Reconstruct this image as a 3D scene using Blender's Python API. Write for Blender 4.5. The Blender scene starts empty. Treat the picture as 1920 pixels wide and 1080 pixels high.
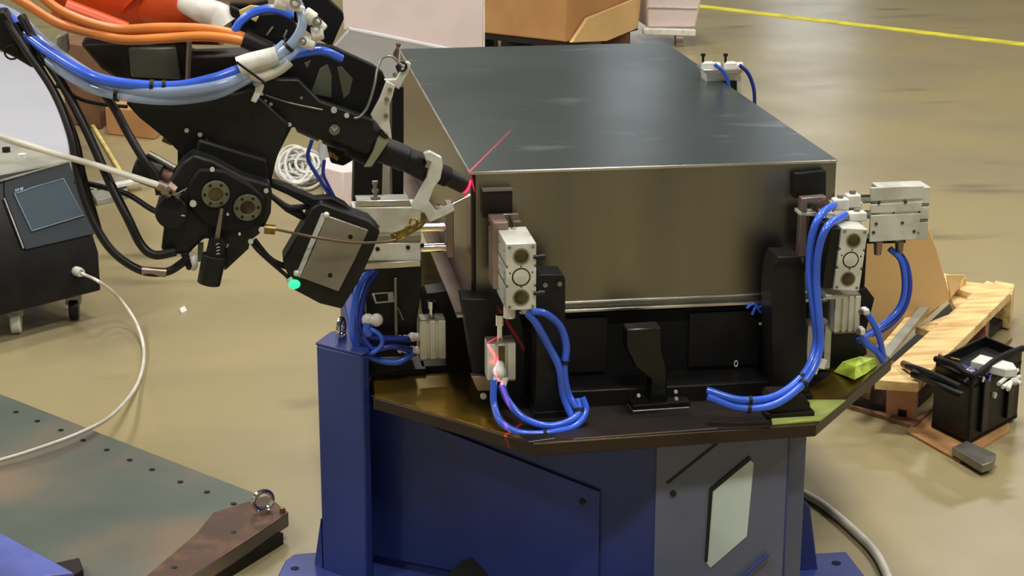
import bpy, bmesh, math, random
from mathutils import Vector, Matrix
random.seed(7)
PI = math.pi
scn = bpy.context.scene
COL = scn.collection
V = Vector

# ------------------------------------------------------------------ camera
CAM = V((-.4202, -3.3557, 1.625)); PITCH = .28462; YAW = .14712; FPX = 3514.1
FW = V((math.sin(YAW)*math.cos(PITCH), math.cos(YAW)*math.cos(PITCH), -math.sin(PITCH)))
RT = V((math.cos(YAW), -math.sin(YAW), 0)); UP = RT.cross(FW)
cd = bpy.data.cameras.new('camera'); cam = bpy.data.objects.new('camera', cd); COL.objects.link(cam)
cd.sensor_width = 36; cd.lens = FPX/1920*36; cd.clip_start = .05; cd.clip_end = 200
cam.matrix_world = Matrix.Translation(CAM) @ Matrix((RT, UP, -FW)).transposed().to_4x4()
scn.camera = cam

# ------------------------------------------------------------------ light
w = bpy.data.worlds.new('factory_air'); scn.world = w; w.use_nodes = True
w.node_tree.nodes['Background'].inputs[0].default_value = (.75, .8, .85, 1)
w.node_tree.nodes['Background'].inputs[1].default_value = .15
vs = scn.view_settings
vs.view_transform = 'Standard'; vs.look = 'None'; vs.gamma = 1; vs.use_curve_mapping = False
vs.exposure = -.42
def area(loc, sx, sy, power, col=(1, .96, .88), aim=None, name='bay_light'):
    l = bpy.data.lights.new(name, 'AREA'); l.shape = 'RECTANGLE'; l.size = sx; l.size_y = sy
    l.energy = power; l.color = col
    o = bpy.data.objects.new(name, l); COL.objects.link(o); o.location = loc
    if aim is not None:
        o.rotation_euler = (V(aim)-V(loc)).to_track_quat('-Z', 'Y').to_euler()
    return o
for ly in (-3.5, 1.2, 6, 12):
    for lx in (-5.5, 0.6, 6.5):
        area((lx, ly, 6.8), 1.5, .5, 330 if ly < 4 else 190)
area((-11, 3, 4.2), 5, 2.5, 350, (.9, .96, 1), aim=(0, 1, .5), name='window_daylight')

# ------------------------------------------------------------------ pixel helpers (photograph frame -> point at a real depth)
def ray(px, py): return FW + RT*((px-960)/FPX) - UP*((py-540)/FPX)
def PY(px, py, y): d = ray(px, py); return CAM + d*((y-CAM.y)/d.y)
def PZ(px, py, z): d = ray(px, py); return CAM + d*((z-CAM.z)/d.z)
def PX(px, py, x): d = ray(px, py); return CAM + d*((x-CAM.x)/d.x)
def PN(px, py, p0, n): d = ray(px, py); return CAM + d*((V(p0)-CAM).dot(n)/d.dot(n))

# ------------------------------------------------------------------ materials
def lin(c):
    return tuple(((x/255/12.92) if x/255 <= .04045 else ((x/255+.055)/1.055)**2.4) for x in c)
MATS = {}
def mat(name, rgb, rough=.5, metal=0., rgb2=None, scale=8., lo=.4, hi=.65, stretch=None, bump=0., bscale=60., emit=None, estr=0., alpha=1., trans=0., coat=0., rrange=None, detail=4., spec=None, smudge=None, sscale=11, sstretch=None, slo=.63, shi=.74):
    m = bpy.data.materials.new(name); m.use_nodes = True; nt = m.node_tree; N = nt.nodes; L = nt.links
    b = N['Principled BSDF']; c = lin(rgb)
    b.inputs['Base Color'].default_value = (*c, 1); b.inputs['Roughness'].default_value = rough; b.inputs['Metallic'].default_value = metal
    tc = N.new('ShaderNodeTexCoord'); mp = N.new('ShaderNodeMapping'); L.new(tc.outputs['Object'], mp.inputs[0])
    if stretch: mp.inputs['Scale'].default_value = stretch
    nz = N.new('ShaderNodeTexNoise'); nz.inputs['Scale'].default_value = scale; nz.inputs['Detail'].default_value = detail; L.new(mp.outputs[0], nz.inputs['Vector'])
    if rgb2 is None: rgb2 = tuple(max(0, x*.86) for x in rgb)
    rp = N.new('ShaderNodeValToRGB'); e = rp.color_ramp.elements; rp.color_ramp.interpolation = 'EASE'
    e[0].position = lo; e[1].position = hi; e[0].color = (*c, 1); e[1].color = (*lin(rgb2), 1)
    L.new(nz.outputs['Fac'], rp.inputs[0]); L.new(rp.outputs[0], b.inputs['Base Color'])
    if spec is not None: b.inputs['Specular IOR Level'].default_value = spec
    if smudge:
        n3 = N.new('ShaderNodeTexNoise'); n3.inputs['Scale'].default_value = sscale; n3.inputs['Detail'].default_value = 3
        m3 = N.new('ShaderNodeMapping'); m3.inputs['Location'].default_value = (3, 5, 1); m3.inputs['Scale'].default_value = sstretch or (1, 1, 1); L.new(tc.outputs['Object'], m3.inputs[0]); L.new(m3.outputs[0], n3.inputs['Vector'])
        r3 = N.new('ShaderNodeValToRGB'); r3.color_ramp.interpolation = 'EASE'; r3.color_ramp.elements[0].position = slo; r3.color_ramp.elements[1].position = shi; L.new(n3.outputs['Fac'], r3.inputs[0])
        mx = N.new('ShaderNodeMix'); mx.data_type = 'RGBA'; mx.inputs['B'].default_value = (*lin(smudge), 1)
        L.new(r3.outputs[0], mx.inputs['Factor']); L.new(rp.outputs[0], mx.inputs['A']); L.new(mx.outputs['Result'], b.inputs['Base Color'])
    if rrange:
        mr = N.new('ShaderNodeMapRange'); mr.inputs[1].default_value = .2; mr.inputs[2].default_value = .8
        mr.inputs[3].default_value = rrange[0]; mr.inputs[4].default_value = rrange[1]
        L.new(nz.outputs['Fac'], mr.inputs[0]); L.new(mr.outputs[0], b.inputs['Roughness'])
    if bump:
        n2 = N.new('ShaderNodeTexNoise'); n2.inputs['Scale'].default_value = bscale; L.new(mp.outputs[0], n2.inputs['Vector'])
        bp = N.new('ShaderNodeBump'); bp.inputs['Strength'].default_value = bump; bp.inputs['Distance'].default_value = .01
        L.new(n2.outputs['Fac'], bp.inputs['Height']); L.new(bp.outputs[0], b.inputs['Normal'])
    if emit: b.inputs['Emission Color'].default_value = (*lin(emit), 1); b.inputs['Emission Strength'].default_value = estr
    if trans: b.inputs['Transmission Weight'].default_value = trans
    if alpha < 1: b.inputs['Alpha'].default_value = alpha
    if coat: b.inputs['Coat Weight'].default_value = coat
    MATS[name] = m; return m
mat('floor', (158, 144, 106), .34, 0, (138, 127, 98), 1.3, .32, .72, rrange=(.22, .36), detail=7, smudge=(112, 102, 78), sscale=2.6, sstretch=(.6, 1.8, 1), slo=.6, shi=.8)
mat('yellow_paint', (225, 215, 40), .5)
mat('wall', (150, 158, 150), .8, 0, (128, 136, 132), .3)
mat('ceiling', (120, 125, 125), .8)
mat('steel_top', (116, 124, 123), .3, .95, (104, 113, 115), 1.6, .3, .7, rrange=(.24, .32), smudge=(160, 168, 164), detail=2, sscale=9, sstretch=(.7, 1.6, 1), slo=.6, shi=.78)
mat('steel_front', (138, 134, 122), .32, 1., (118, 116, 108), 2.2, .3, .7, stretch=(3, 1, .3), bump=.012, bscale=6)
mat('steel_edge', (205, 202, 196), .3, 1.)
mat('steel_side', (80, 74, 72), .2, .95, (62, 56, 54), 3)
mat('alu', (214, 214, 206), .38, .35, (188, 188, 178), 20)
mat('alu_dark', (150, 146, 136), .4, .8)
mat('alu_warm', (165, 145, 132), .4, .8)
mat('chrome', (225, 225, 225), .12, 1.)
mat('bore', (92, 84, 60), .3, .7, (50, 46, 36), 30)
mat('black', (17, 16, 17), .42, 0, (24, 22, 22), 15, spec=.3)
mat('black_matte', (14, 14, 16), .6, spec=.25)
mat('black_gloss', (15, 15, 17), .25, spec=.35)
mat('black_brown', (34, 26, 23), .5, .1, (24, 19, 18), 8, spec=.3)
mat('rubber', (19, 13, 14), .42, spec=.35)
mat('blue_paint', (38, 54, 114), .42, 0, (36, 48, 104), 5)
mat('blue_paint_light', (52, 66, 136), .42)
mat('grey_blue', (98, 100, 122), .45, .1, (86, 92, 112), 3)
mat('pale_plate', (190, 202, 198), .5, 0, (170, 184, 178), 6)
mat('hose_blue', (52, 98, 222), .28, 0, coat=.3)
mat('hose_blue_dark', (34, 58, 160), .3)
mat('hose_clear', (170, 190, 225), .12, 0, alpha=.62, coat=.5)
mat('hose_white', (222, 216, 205), .35)
mat('hose_orange', (238, 140, 62), .35)
mat('robot_orange', (222, 88, 22), .38, 0, (204, 72, 18), 3, coat=.2)
mat('white_plastic', (226, 224, 216), .4, 0, (205, 203, 196), 30)
mat('white_sheet', (166, 167, 176), .8, 0, (160, 161, 170), 1, spec=.2)
mat('pink_sheet', (222, 204, 202), .6, rgb2=(216, 198, 197))
mat('platform', (190, 152, 58), .2, .85, (112, 96, 48), 5, .35, .65, rrange=(.14, .34), bump=.02, bscale=14)
mat('platform_edge', (58, 46, 38), .4, .6)
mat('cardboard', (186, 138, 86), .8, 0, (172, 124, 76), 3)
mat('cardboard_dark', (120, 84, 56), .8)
mat('cardboard_pale', (214, 178, 122), .8, 0, (204, 166, 110), 2)
mat('wood_pink', (202, 146, 112), .7)
mat('zinc', (178, 192, 110), .35, .2, (156, 168, 84), 12)
mat('brown_rod', (112, 94, 72), .35, .7)
mat('daylight', (235, 240, 245), .5, emit=(235, 242, 250), estr=1.7)
mat('wood', (226, 196, 138), .7, 0, (196, 158, 102), 6, stretch=(1, 6, 6), bump=.08, bscale=30)
mat('wood_dark', (150, 108, 74), .7, 0, (120, 84, 58), 6, stretch=(1, 6, 6))
mat('slate', (104, 112, 104), .42, .5, (138, 118, 98), 2.4, .42, .72, bump=.03, bscale=20, rrange=(.3, .55))
mat('rust_plate', (120, 88, 70), .5, .4, (84, 62, 52), 9)
mat('dark_panel', (34, 42, 50), .55, spec=.3)
mat('screen', (52, 66, 78), .55, 0, (46, 58, 70), 4, spec=.3)
mat('white_fabric', (226, 226, 230), .8, rgb2=(218, 218, 222), spec=.2)
mat('outline', (128, 150, 162), .4)
mat('cabinet_top', (150, 150, 138), .5)
mat('green_paper', (196, 220, 84), .5, 0, (150, 180, 60), 30)
mat('brass', (150, 122, 62), .35, .8, (96, 78, 44), 40)
mat('window_grey', (84, 88, 76), .4, .2)
mat('band', (150, 152, 118), .5)
mat('ring_grey', (112, 112, 98), .45, .5)
mat('red_glow', (255, 20, 40), .4, emit=(255, 20, 50), estr=9)
mat('green_led', (60, 255, 150), .4, emit=(40, 255, 150), estr=1.6)
mat('ink_white', (225, 225, 220), .5)
mat('cable_cream', (226, 202, 120), .5)
mat('grey_cable', (200, 200, 196), .45)
mat('violet_blue', (92, 102, 178), .4)

# ------------------------------------------------------------------ mesh helpers
class MB:
    def __init__(s): s.bm = bmesh.new()
    def box(s, c, size, M=None):
        T = Matrix.Translation(V(c)) @ (M.to_4x4() if M else Matrix()) @ Matrix.Diagonal((*size, 1))
        bmesh.ops.create_cube(s.bm, size=1, matrix=T); return s
    def bx(s, x0, x1, y0, y1, z0, z1): return s.box(((x0+x1)/2, (y0+y1)/2, (z0+z1)/2), (x1-x0, y1-y0, z1-z0))
    def slab(s, pts, ext):
        pts = [V(p) for p in pts]; ext = V(ext)
        a = [s.bm.verts.new(p) for p in pts]; b = [s.bm.verts.new(p+ext) for p in pts]; n = len(a)
        s.bm.faces.new(a); s.bm.faces.new(b[::-1])
        for i in range(n): s.bm.faces.new((a[i], b[i], b[(i+1) % n], a[(i+1) % n]))
        return s
    def cyl(s, p0, p1, r0, r1=None, seg=18, cap=True):
        p0 = V(p0); p1 = V(p1); r1 = r0 if r1 is None else r1; d = (p1-p0).normalized()
        q = d.to_track_quat('Z', 'X').to_matrix()
        A = []; B = []
        for i in range(seg):
            a = 2*PI*i/seg; v = q @ V((math.cos(a), math.sin(a), 0))
            A.append(s.bm.verts.new(p0+v*r0)); B.append(s.bm.verts.new(p1+v*r1))
        for i in range(seg): s.bm.faces.new((A[i], A[(i+1) % seg], B[(i+1) % seg], B[i]))
        if cap: s.bm.faces.new(A[::-1]); s.bm.faces.new(B)
        return s
    def ring(s, c, axis, R, r, seg=28, sub=8, scale=1.):
        c = V(c); q = V(axis).normalized().to_track_quat('Z', 'X').to_matrix(); rows = []
        for i in range(seg):
            a = 2*PI*i/seg; rad = V((math.cos(a), math.sin(a)*scale, 0)); row = []
            for j in range(sub):
                b = 2*PI*j/sub; row.append(s.bm.verts.new(c + q @ (rad*(R+r*math.cos(b)) + V((0, 0, r*math.sin(b))))))
            rows.append(row)
        for i in range(seg):
            for j in range(sub): s.bm.faces.new((rows[i][j], rows[(i+1) % seg][j], rows[(i+1) % seg][(j+1) % sub], rows[i][(j+1) % sub]))
        return s
    def annulus(s, c, axis, r0, r1, h, seg=28):
        c = V(c); ax = V(axis).normalized(); q = ax.to_track_quat('Z', 'X').to_matrix(); L = []
        for rr, hh in ((r0, 0), (r1, 0), (r1, h), (r0, h)):
            L.append([s.bm.verts.new(c + ax*hh + q @ V((math.cos(2*PI*i/seg)*rr, math.sin(2*PI*i/seg)*rr, 0))) for i in range(seg)])
        for k in range(4):
            A = L[k]; B = L[(k+1) % 4]
            for i in range(seg): s.bm.faces.new((A[i], A[(i+1) % seg], B[(i+1) % seg], B[i]))
        return s
    def ball(s, c, r, sc=(1, 1, 1), seg=14):
        bmesh.ops.create_uvsphere(s.bm, u_segments=seg, v_segments=seg//2+2, radius=r, matrix=Matrix.Translation(V(c)) @ Matrix.Diagonal((*sc, 1))); return s
    def tube(s, pts, r, seg=10, n=8, radii=None):
        P = smooth(pts, n); k = len(P); up = V((0, 0, 1)); rows = []
        t = (P[1]-P[0]).normalized(); nrm = t.orthogonal().normalized()
        for i, p in enumerate(P):
            t2 = (P[min(i+1, k-1)]-P[max(i-1, 0)]).normalized()
            nrm = (nrm - t2*nrm.dot(t2)).normalized(); bn = t2.cross(nrm)
            rr = r if radii is None else radii[0]+(radii[1]-radii[0])*i/(k-1)
            rows.append([s.bm.verts.new(p+(nrm*math.cos(2*PI*j/seg)+bn*math.sin(2*PI*j/seg))*rr) for j in range(seg)])
        for i in range(k-1):
            for j in range(seg): s.bm.faces.new((rows[i][j], rows[i][(j+1) % seg], rows[i+1][(j+1) % seg], rows[i+1][j]))
        s.bm.faces.new(rows[0][::-1]); s.bm.faces.new(rows[-1]); return s
    def build(s, name, m, parent=None, bevel=0, smooth_=False, M=None):
        bmesh.ops.recalc_face_normals(s.bm, faces=s.bm.faces)
        if M is not None: s.bm.transform(M)
        me = bpy.data.meshes.new(name); s.bm.to_mesh(me); s.bm.free()
        me.materials.append(MATS[m])
        o = bpy.data.objects.new(name, me); COL.objects.link(o)
        if parent: o.parent = parent
        if parent:
            R = parent; inv = Matrix()
            chain = []
            while R: chain.append(R); R = R.parent
            Wm = Matrix()
            for c in reversed(chain): Wm = Wm @ c.matrix_basis
            if not parent.get('_local'): o.data.transform(Wm.inverted())
        if bevel:
            b = o.modifiers.new('bevel', 'BEVEL'); b.width = bevel; b.segments = 2; b.limit_method = 'ANGLE'; b.angle_limit = .7
        if smooth_ or bevel:
            for f in me.polygons: f.use_smooth = True
            try: me.set_sharp_from_angle(angle=.7)
            except Exception: pass
        return o
def smooth(pts, n=8):
    P = [V(p) for p in pts]
    if len(P) < 3: return P
    Q = [P[0]*2-P[1]] + P + [P[-1]*2-P[-2]]; out = []
    for i in range(1, len(Q)-2):
        a, b, c, d = Q[i-1:i+3]
        for k in range(n):
            t = k/n; out.append(.5*((2*b)+(c-a)*t+(2*a-5*b+4*c-d)*t*t+(3*b-3*c+d-a)*t**3))
    out.append(P[-1]); return out
def tag(o, label=None, cat=None, group=None, kind=None):
    if label: o['label'] = label
    if cat: o['category'] = cat
    if group: o['group'] = group
    if kind: o['kind'] = kind
    return o
def thing(name, label, cat, loc=(0, 0, 0), group=None, rot=None, local=False):
    o = bpy.data.objects.new(name, None); COL.objects.link(o); o.empty_display_size = .05
    o.location = loc
    if rot is not None: o.rotation_euler = rot.to_euler() if hasattr(rot, 'to_euler') else rot
    if local: o['_local'] = 1
    return tag(o, label, cat, group)
def struct(name, mb, m, **k):
    o = mb.build(name, m, **k); o['kind'] = 'structure'; return o
def pl(pxs, y): return [PY(a, b, y) for a, b in pxs]
def pz(pxs, z): return [PZ(a, b, z) for a, b in pxs]
def plate(name, pxs, y, th, m, parent=None, bevel=.0012, **k):
    return MB().slab(pl(pxs, y), (0, th, 0)).build(name, m, parent, bevel=bevel, **k)
def p3(l, y=None): return [PY(q[0], q[1], q[2] if len(q) > 2 else y) for q in l]
def pipe(name, l, r, m, parent=None, y=None, seg=10, n=8, **k):
    return MB().tube(p3(l, y), r, seg=seg, n=n).build(name, m, parent, smooth_=True, **k)
def bolt(parent, p, d=(0, -1, 0), r=.006, h=.004, m='alu', name='bolt'):
    d = V(d).normalized(); p = V(p)
    o = MB().cyl(p, p+d*h, r, seg=12).cyl(p+d*h*.9, p+d*h*1.06, r*.45, seg=6).build(name, m, parent)
    return o
def hose(label, l, r=.0062, m='hose_blue', ties=(), y=None, group=None, name='air_hose', cat='hose', n=8):
    P = p3(l, y); o = MB().tube(P, r, n=n).build(name, m, smooth_=True); tag(o, label, cat, group)
    S = smooth(P, n)
    for t in ties:
        i = int(t*(len(S)-2)); d = (S[i+1]-S[i]).normalized()
        MB().annulus(S[i]-d*.003, d, r*.8, r+.0022, .006, seg=16).build('cable_tie', 'black', o)
    return o
# ------------------------------------------------------------------ the hall
struct('floor', MB().bx(-14, 14, -8, 24, -.1, 0), 'floor')
struct('ceiling', MB().bx(-14, 14, -8, 24, 8, 8.2), 'ceiling')
struct('wall_back', MB().bx(-14, 14, 24, 24.2, 0, 8), 'wall')
struct('wall_front', MB().bx(-14, 14, -8.2, -8, 0, 8), 'wall')
struct('wall_left', MB().bx(-14.2, -14, -8, 24, 0, 8), 'wall')
struct('wall_right', MB().bx(14, 14.2, -8, 24, 0, 8), 'wall')
for i, (px_, w_) in enumerate(((1520, 1.3), (1190, .8))):
    q = PY(px_, 0, 23.97); struct('window_%d' % (i+1), MB().bx(q.x-w_/2, q.x+w_/2, 23.93, 23.99, .6, 6.6), 'daylight')
    struct('trim_%d' % (i+1), MB().bx(q.x-w_/2-.1, q.x+w_/2+.1, 23.9, 24, 6.6, 6.75), 'alu_dark')
a = PZ(1200, -6, 0); b = PZ(1322, 13, 0); c = PZ(1908, 82, 0); d = (c-b).normalized(); n = V((-d.y, d.x, 0))*.05
tag(MB().slab([b-d*3-n, c+d*2-n, c+d*2+n, b-d*3+n], (0, 0, .003)).build('floor_marking', 'yellow_paint'), 'long yellow safety line painted across the concrete floor at the back', 'floor line')

# ------------------------------------------------------------------ steel box being welded (top at z .86)
T = .86; BW = .70; BD = 1.446; BB = .586
t = thing('sheet_metal_box', 'large rectangular grey steel sheet box clamped on top of the fixture', 'metal box', (BW/2, BD/2, BB))
MB().bx(-.001, BW+.001, -.001, BD, T-.003, T).build('top_panel', 'steel_top', t, bevel=.0008)
MB().bx(.009, BW, 0, .003, BB+.004, T-.003).build('front_panel', 'steel_front', t)
MB().bx(0, .003, .004, BD, BB+.004, T-.003).build('side_panel', 'steel_side', t)
MB().bx(BW-.003, BW, .004, BD, BB+.004, T-.003).build('side_panel', 'steel_side', t)
MB().bx(0, BW, BD-.003, BD, BB+.004, T-.003).build('back_panel', 'steel_front', t)
MB().bx(.003, .008, .003, .012, BB+.004, T-.003).build('corner_joint', 'black', t)
MB().bx(0, BW, -.0035, .0, T-.006, T-.0005).build('top_seam', 'steel_edge', t, bevel=.0008)
MB().bx(-.004, 0, .002, BD, T-.004, T-.0005).build('side_seam', 'steel_edge', t)
MB().bx(-.03, .69, -.018, .0, BB-.002, BB+.004).bx(.01, .69, -.004, 0, BB+.012, BB+.016).build('bottom_lip', 'steel_edge', t, bevel=.001)
MB().bx(-.03, 0, 0, BD, BB-.002, BB+.002).build('side_lip', 'alu_warm', t)
MB().bx(.003, .697, .003, BD-.003, BB, BB+.004).build('bottom_panel', 'steel_front', t)

# ------------------------------------------------------------------ blue welding positioner
pos = thing('welding_positioner', 'dark blue welding positioner base standing on the floor under the fixture', 'positioner', (.3, .3, 0))
body = [(.315, -.19, 0), (.575, -.19, 0), (.60, .9, 0), (-.2, .9, 0), (-.2, .15, 0)]
MB().slab([V(p)+V((0, 0, .0)) for p in body], (0, 0, .392)).build('housing', 'blue_paint', pos, bevel=.004)
# front cover slab, its greyer colour painting the reflection on the front face
yf = -.192
MB().slab([V((.318, yf, .03)), V((.568, yf, .03)), V((.568, yf, .392)), V((.318, yf, .392))], (0, -.004, 0)).build('front_cover', 'grey_blue', pos, bevel=.001)
MB().bx(.578, .612, -.17, .3, .03, .392).build('side_frame', 'grey_blue', pos, bevel=.002)
def onf(l): return [PY(x, y, yf-.0042) for x, y in l]
MB().slab(onf([(1405, 861), (1413, 868), (1400, 1005), (1332, 1064), (1324, 1055), (1334, 919)]), (0, -.0015, 0)).build('pale_plate', 'pale_plate', pos)
MB().slab(onf([(1330, 916), (1404, 855), (1408, 861), (1336, 920), (1326, 1052), (1321, 1052)]), (0, -.003, 0)).build('slot_edge', 'black', pos)
MB().slab(onf([(1342, 830), (1346, 833), (1252, 908), (1249, 904)]), (0, -.001, 0)).build('slit', 'black', pos)
bolt(pos, PY(1262, 925, yf-.004), (0, -1, 0), .006, .003, 'black')
# the panel on the left chamfer face
nn = V((-.34, -.515, 0)).normalized(); p0 = V((.315, -.19, 0))
def onc(l, off=.004): return [PN(x, y, p0+nn*off, nn) for x, y in l]
MB().slab(onc([(1126, 921), (1122, 1120), (700, 1040), (694, 752)]), nn*.004).build('access_panel', 'blue_paint', pos, bevel=.001)
bolt(pos, PN(1092, 940, p0+nn*.008, nn), nn, .006, .003, 'black')
# column on the left
tw = [(-.289, .126), (-.206, .043), (-.192, .057), (-.192, .21), (-.225, .21), (-.256, .19)]
MB().slab([(x, y, 0.02) for x, y in tw], (0, 0, .476)).build('column', 'blue_paint', pos, bevel=.004)
MB().slab([(x, y, .496) for x, y in [(-.290, .127), (-.206, .043), (-.190, .058), (-.190, .212), (-.226, .212), (-.258, .192)]], (0, 0, .005)).build('column_cap', 'blue_paint', pos, bevel=.001)
e = PZ(640, 636, .501)
ey = MB().ring(e+V((0, 0, .022)), (1, -.35, 0), .019, .0052).cyl(e, e+V((0, 0, .009)), .011).build('lifting_eye', 'chrome', pos, smooth_=True)
# feet and gussets
MB().bx(.50, .78, -.19, .055, 0, .022).build('base_flange', 'blue_paint_light', pos, bevel=.003)
h = PZ(1568, 1056, .022); MB().cyl(h, h+V((0, 0, .0012)), .0095).build('bolt_hole', 'black_matte', pos)
g = [PY(x, y, -.02) for x, y in [(1442, 925), (1500, 928), (1520, 952), (1533, 1062), (1533, 1110), (1380, 1110), (1405, 1050)]]
for q in g: q.z = max(q.z, .02)
MB().slab(g, (0, .02, 0)).build('gusset', 'blue_paint', pos, bevel=.003)
MB().tube([PY(1440, 1040, -.205), PY(1382, 1090, -.205)], .004).build('weld_bead', 'blue_paint_light', pos)
MB().slab([V((q.x, q.y, 0)) for q in pz([(520, 1082), (535, 1052), (552, 1040), (600, 1036), (1300, 1090), (1300, 1300), (700, 1240), (560, 1160)], .02)], (0, 0, .022)).build('base_flange', 'blue_paint_light', pos, bevel=.003)
h = PZ(553, 1066, .022); MB().cyl(h, h+V((0, 0, .0012)), .0085).build('bolt_hole', 'black_matte', pos)
MB().slab([V((-.29, .13, .02)), V((-.295, .14, .02)), V((-.305, .155, .02)), V((-.29, .13, .13))], (.02, .02, 0)).build('gusset', 'blue_paint', pos)
MB().cyl(PN(905, 1120, p0+nn*.006, nn), PN(905, 1120, p0+nn*.03, nn), .08, seg=28).build('round_cover', 'black', pos)
# turntable plate
ppl = [(-.187, .022), (.076, -.265), (.605, -.242), (.87, .10), (.87, .6), (.87, 1.1), (-.174, 1.1), (-.174, .31)]
tt = thing('fixture_plate', 'dark octagonal fixture plate with bronze sheen lying on top of the blue positioner', 'plate', (.3, .3, .395))
MB().slab([(x, y, .395) for x, y in ppl], (0, 0, .0245)).build('plate_rim', 'platform_edge', tt, bevel=.002)
MB().slab([(x, y, .4195) for x, y in [(-.184, .024), (.077, -.261), (.603, -.238), (.867, .102), (.867, .6), (.867, 1.09), (-.17, 1.09), (-.17, .312)]], (0, 0, .0008)).build('machined_surface', 'platform', tt)
PT = .4205
MB().slab(pz([(990, 833), (1003, 829), (1100, 822), (1350, 806), (1445, 801), (1500, 742), (1560, 700), (1500, 640), (940, 640), (900, 700), (925, 760)], .4203), (0, 0, .0012)).build('black_coating', 'black_brown', tt)
MB().tube([PZ(1075, 823, .4215), PZ(1345, 803, .4215)], .0009, seg=5, n=1).build('worn_edge', 'alu_dark', tt)
MB().tube([PZ(992, 829, .421), PZ(1040, 822, .421)], .0009, seg=5, n=1).build('worn_edge', 'alu', tt)
MB().tube([PZ(697, 742, .421), PZ(850, 783, .421), PZ(1000, 830, .421)], .0009, seg=5, n=1).build('worn_edge', 'brass', tt)
# dark fixture block below the box
fx = thing('fixture_block', 'big black fixture body between the fixture plate and the steel box', 'fixture', (.31, .6, PT))
MB().bx(.04, .66, .0, 1.3, PT, .578).build('frame', 'black_matte', fx, bevel=.002)
MB().bx(.13, .56, -.09, 0, PT, .452).build('base_bar', 'black', fx, bevel=.002)
MB().bx(.15, .26, -.008, 0, .46, .57).build('side_plate', 'black', fx, bevel=.001)
MB().bx(.42, .56, -.008, 0, .46, .57).build('side_plate', 'black', fx, bevel=.001)
s = PY(1380, 682, -.012); MB().ring(s, (0, -1, 0), .0055, .0016, scale=.6).build('emblem_mark', 'ink_white', fx)
s = PY(1205, 637, -.02); bolt(fx, s, (0, -1, 0), .006, .004, 'alu_dark')
pipe('coiled_tube', [(1410, 590), (1418, 576), (1428, 586), (1436, 572), (1442, 580)], .003, 'hose_blue', fx, y=-.02)
pipe('coiled_tube', [(1400, 578), (1412, 570), (1424, 576), (1440, 566)], .003, 'hose_blue', fx, y=-.02)
s = PY(1427, 607, -.015); MB().box(s, (.008, .004, .004)).build('clip', 'ink_white', fx)
# middle locator stand
ms = thing('locator_stand', 'small black flared locator stand bolted in the middle of the fixture plate', 'stand', PZ(1235, 765, PT))
MB().slab(pz([(1186, 772), (1178, 757), (1283, 750), (1294, 764)], PT+.0), (0, 0, .012)).build('foot_plate', 'black', ms, bevel=.001)
MB().tube([PZ(1177, 757, .434), PZ(1187, 771, .434), PZ(1292, 764, .434)], .0014, n=1).build('foot_edge', 'steel_edge', ms)
plate('upright', [(1218, 764), (1221, 712), (1192, 690), (1175, 655), (1175, 618), (1240, 614), (1240, 655), (1250, 690), (1252, 762)], -.115, .04, 'black_gloss', ms, bevel=.003)
for q in ((1197, 741), (1267, 734), (1268, 747)): bolt(ms, PY(q[0], q[1], -.13), (0, -1, 0), .0035, .003, 'alu')

# ------------------------------------------------------------------ guided pneumatic cylinders
def guided(name, label, M, w=.053, d=.14, h=.125, rodl=.06, plate_w=.04, warm='alu', group='guided pneumatic cylinders', rods='chrome', pad=None, ph=None, rz=(.5, -.1)):
    t = thing(name, label, 'pneumatic cylinder', M.translation, group, M.to_3x3(), local=True)
    k = w/2; hh = h/2; nt_ = .0035; s = .006
    prof = [(-k, -hh), (k, -hh)]
    for z in (-h*.17, h*.13): prof += [(k, z), (k-nt_, z), (k-nt_, z+s), (k, z+s)]
    prof += [(k, hh), (-k, hh)]
    for z in (h*.13+s, -h*.17+s): prof += [(-k, z), (-k+nt_, z), (-k+nt_, z-s), (-k, z-s)]
    MB().slab([(x, 0, z) for x, z in prof], (0, d, 0)).build('cylinder_body', 'alu', t, bevel=.0011)
    for z in (hh*.62, -hh*.62):
        MB().annulus((0, 0, z), (0, -1, 0), w*.225, w*.28, .0012).build('bushing', 'alu_dark', t)
        MB().cyl((0, .002, z), (0, -.0005, z), w*.225, seg=24).build('guide_bore', 'bore', t)
    MB().annulus((0, 0, 0), (0, -1, 0), w*.27, w*.31, .0006).build('snap_ring', 'black', t)
    MB().cyl((0, 0, 0), (0, -.0012, 0), w*.26, seg=24).build('end_cap', 'alu', t)
    for x in (-k*.78, k*.78):
        for z in (hh*.9, -hh*.9):
            MB().cyl((x, .001, z), (x, -.0012, z), .0028, seg=10).build('screw', 'alu_dark', t)
        MB().cyl((x*.95, .001, hh*.13), (x*.95, -.001, hh*.13), .0014, seg=8).build('screw', 'black', t)
    for z in (hh*.32, -hh*.3): MB().cyl((0, .001, z), (0, -.001, z), .0014, seg=8).build('screw', 'black', t)
    for sx in (-1, 1):
        for y in (.2, .72):
            for z in (-hh*.15, hh*.05, hh*.7, -hh*.75):
                MB().cyl((sx*(k-.001), d*y, z), (sx*(k+.0006), d*y, z), .0022, seg=8).build('mount_hole', 'bore', t)
        for z in (-h*.14, h*.16): 
            MB().box((sx*(k-.0012), d/2, z), (.002, d*.98, .0045)).build('sensor_slot', 'alu_dark', t)
    if rodl:
        for z in (hh*rz[0], hh*rz[1]): MB().cyl((0, d, z), (0, d+rodl, z), .0085, seg=16).build('guide_rod', rods, t, smooth_=True)
        ph = ph or h*.95
        MB().box((0, d+rodl+.006, 0), (plate_w, .012, ph)).build('push_plate', warm, t, bevel=.001)
    return t
Mi = Matrix.Identity(4)
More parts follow.
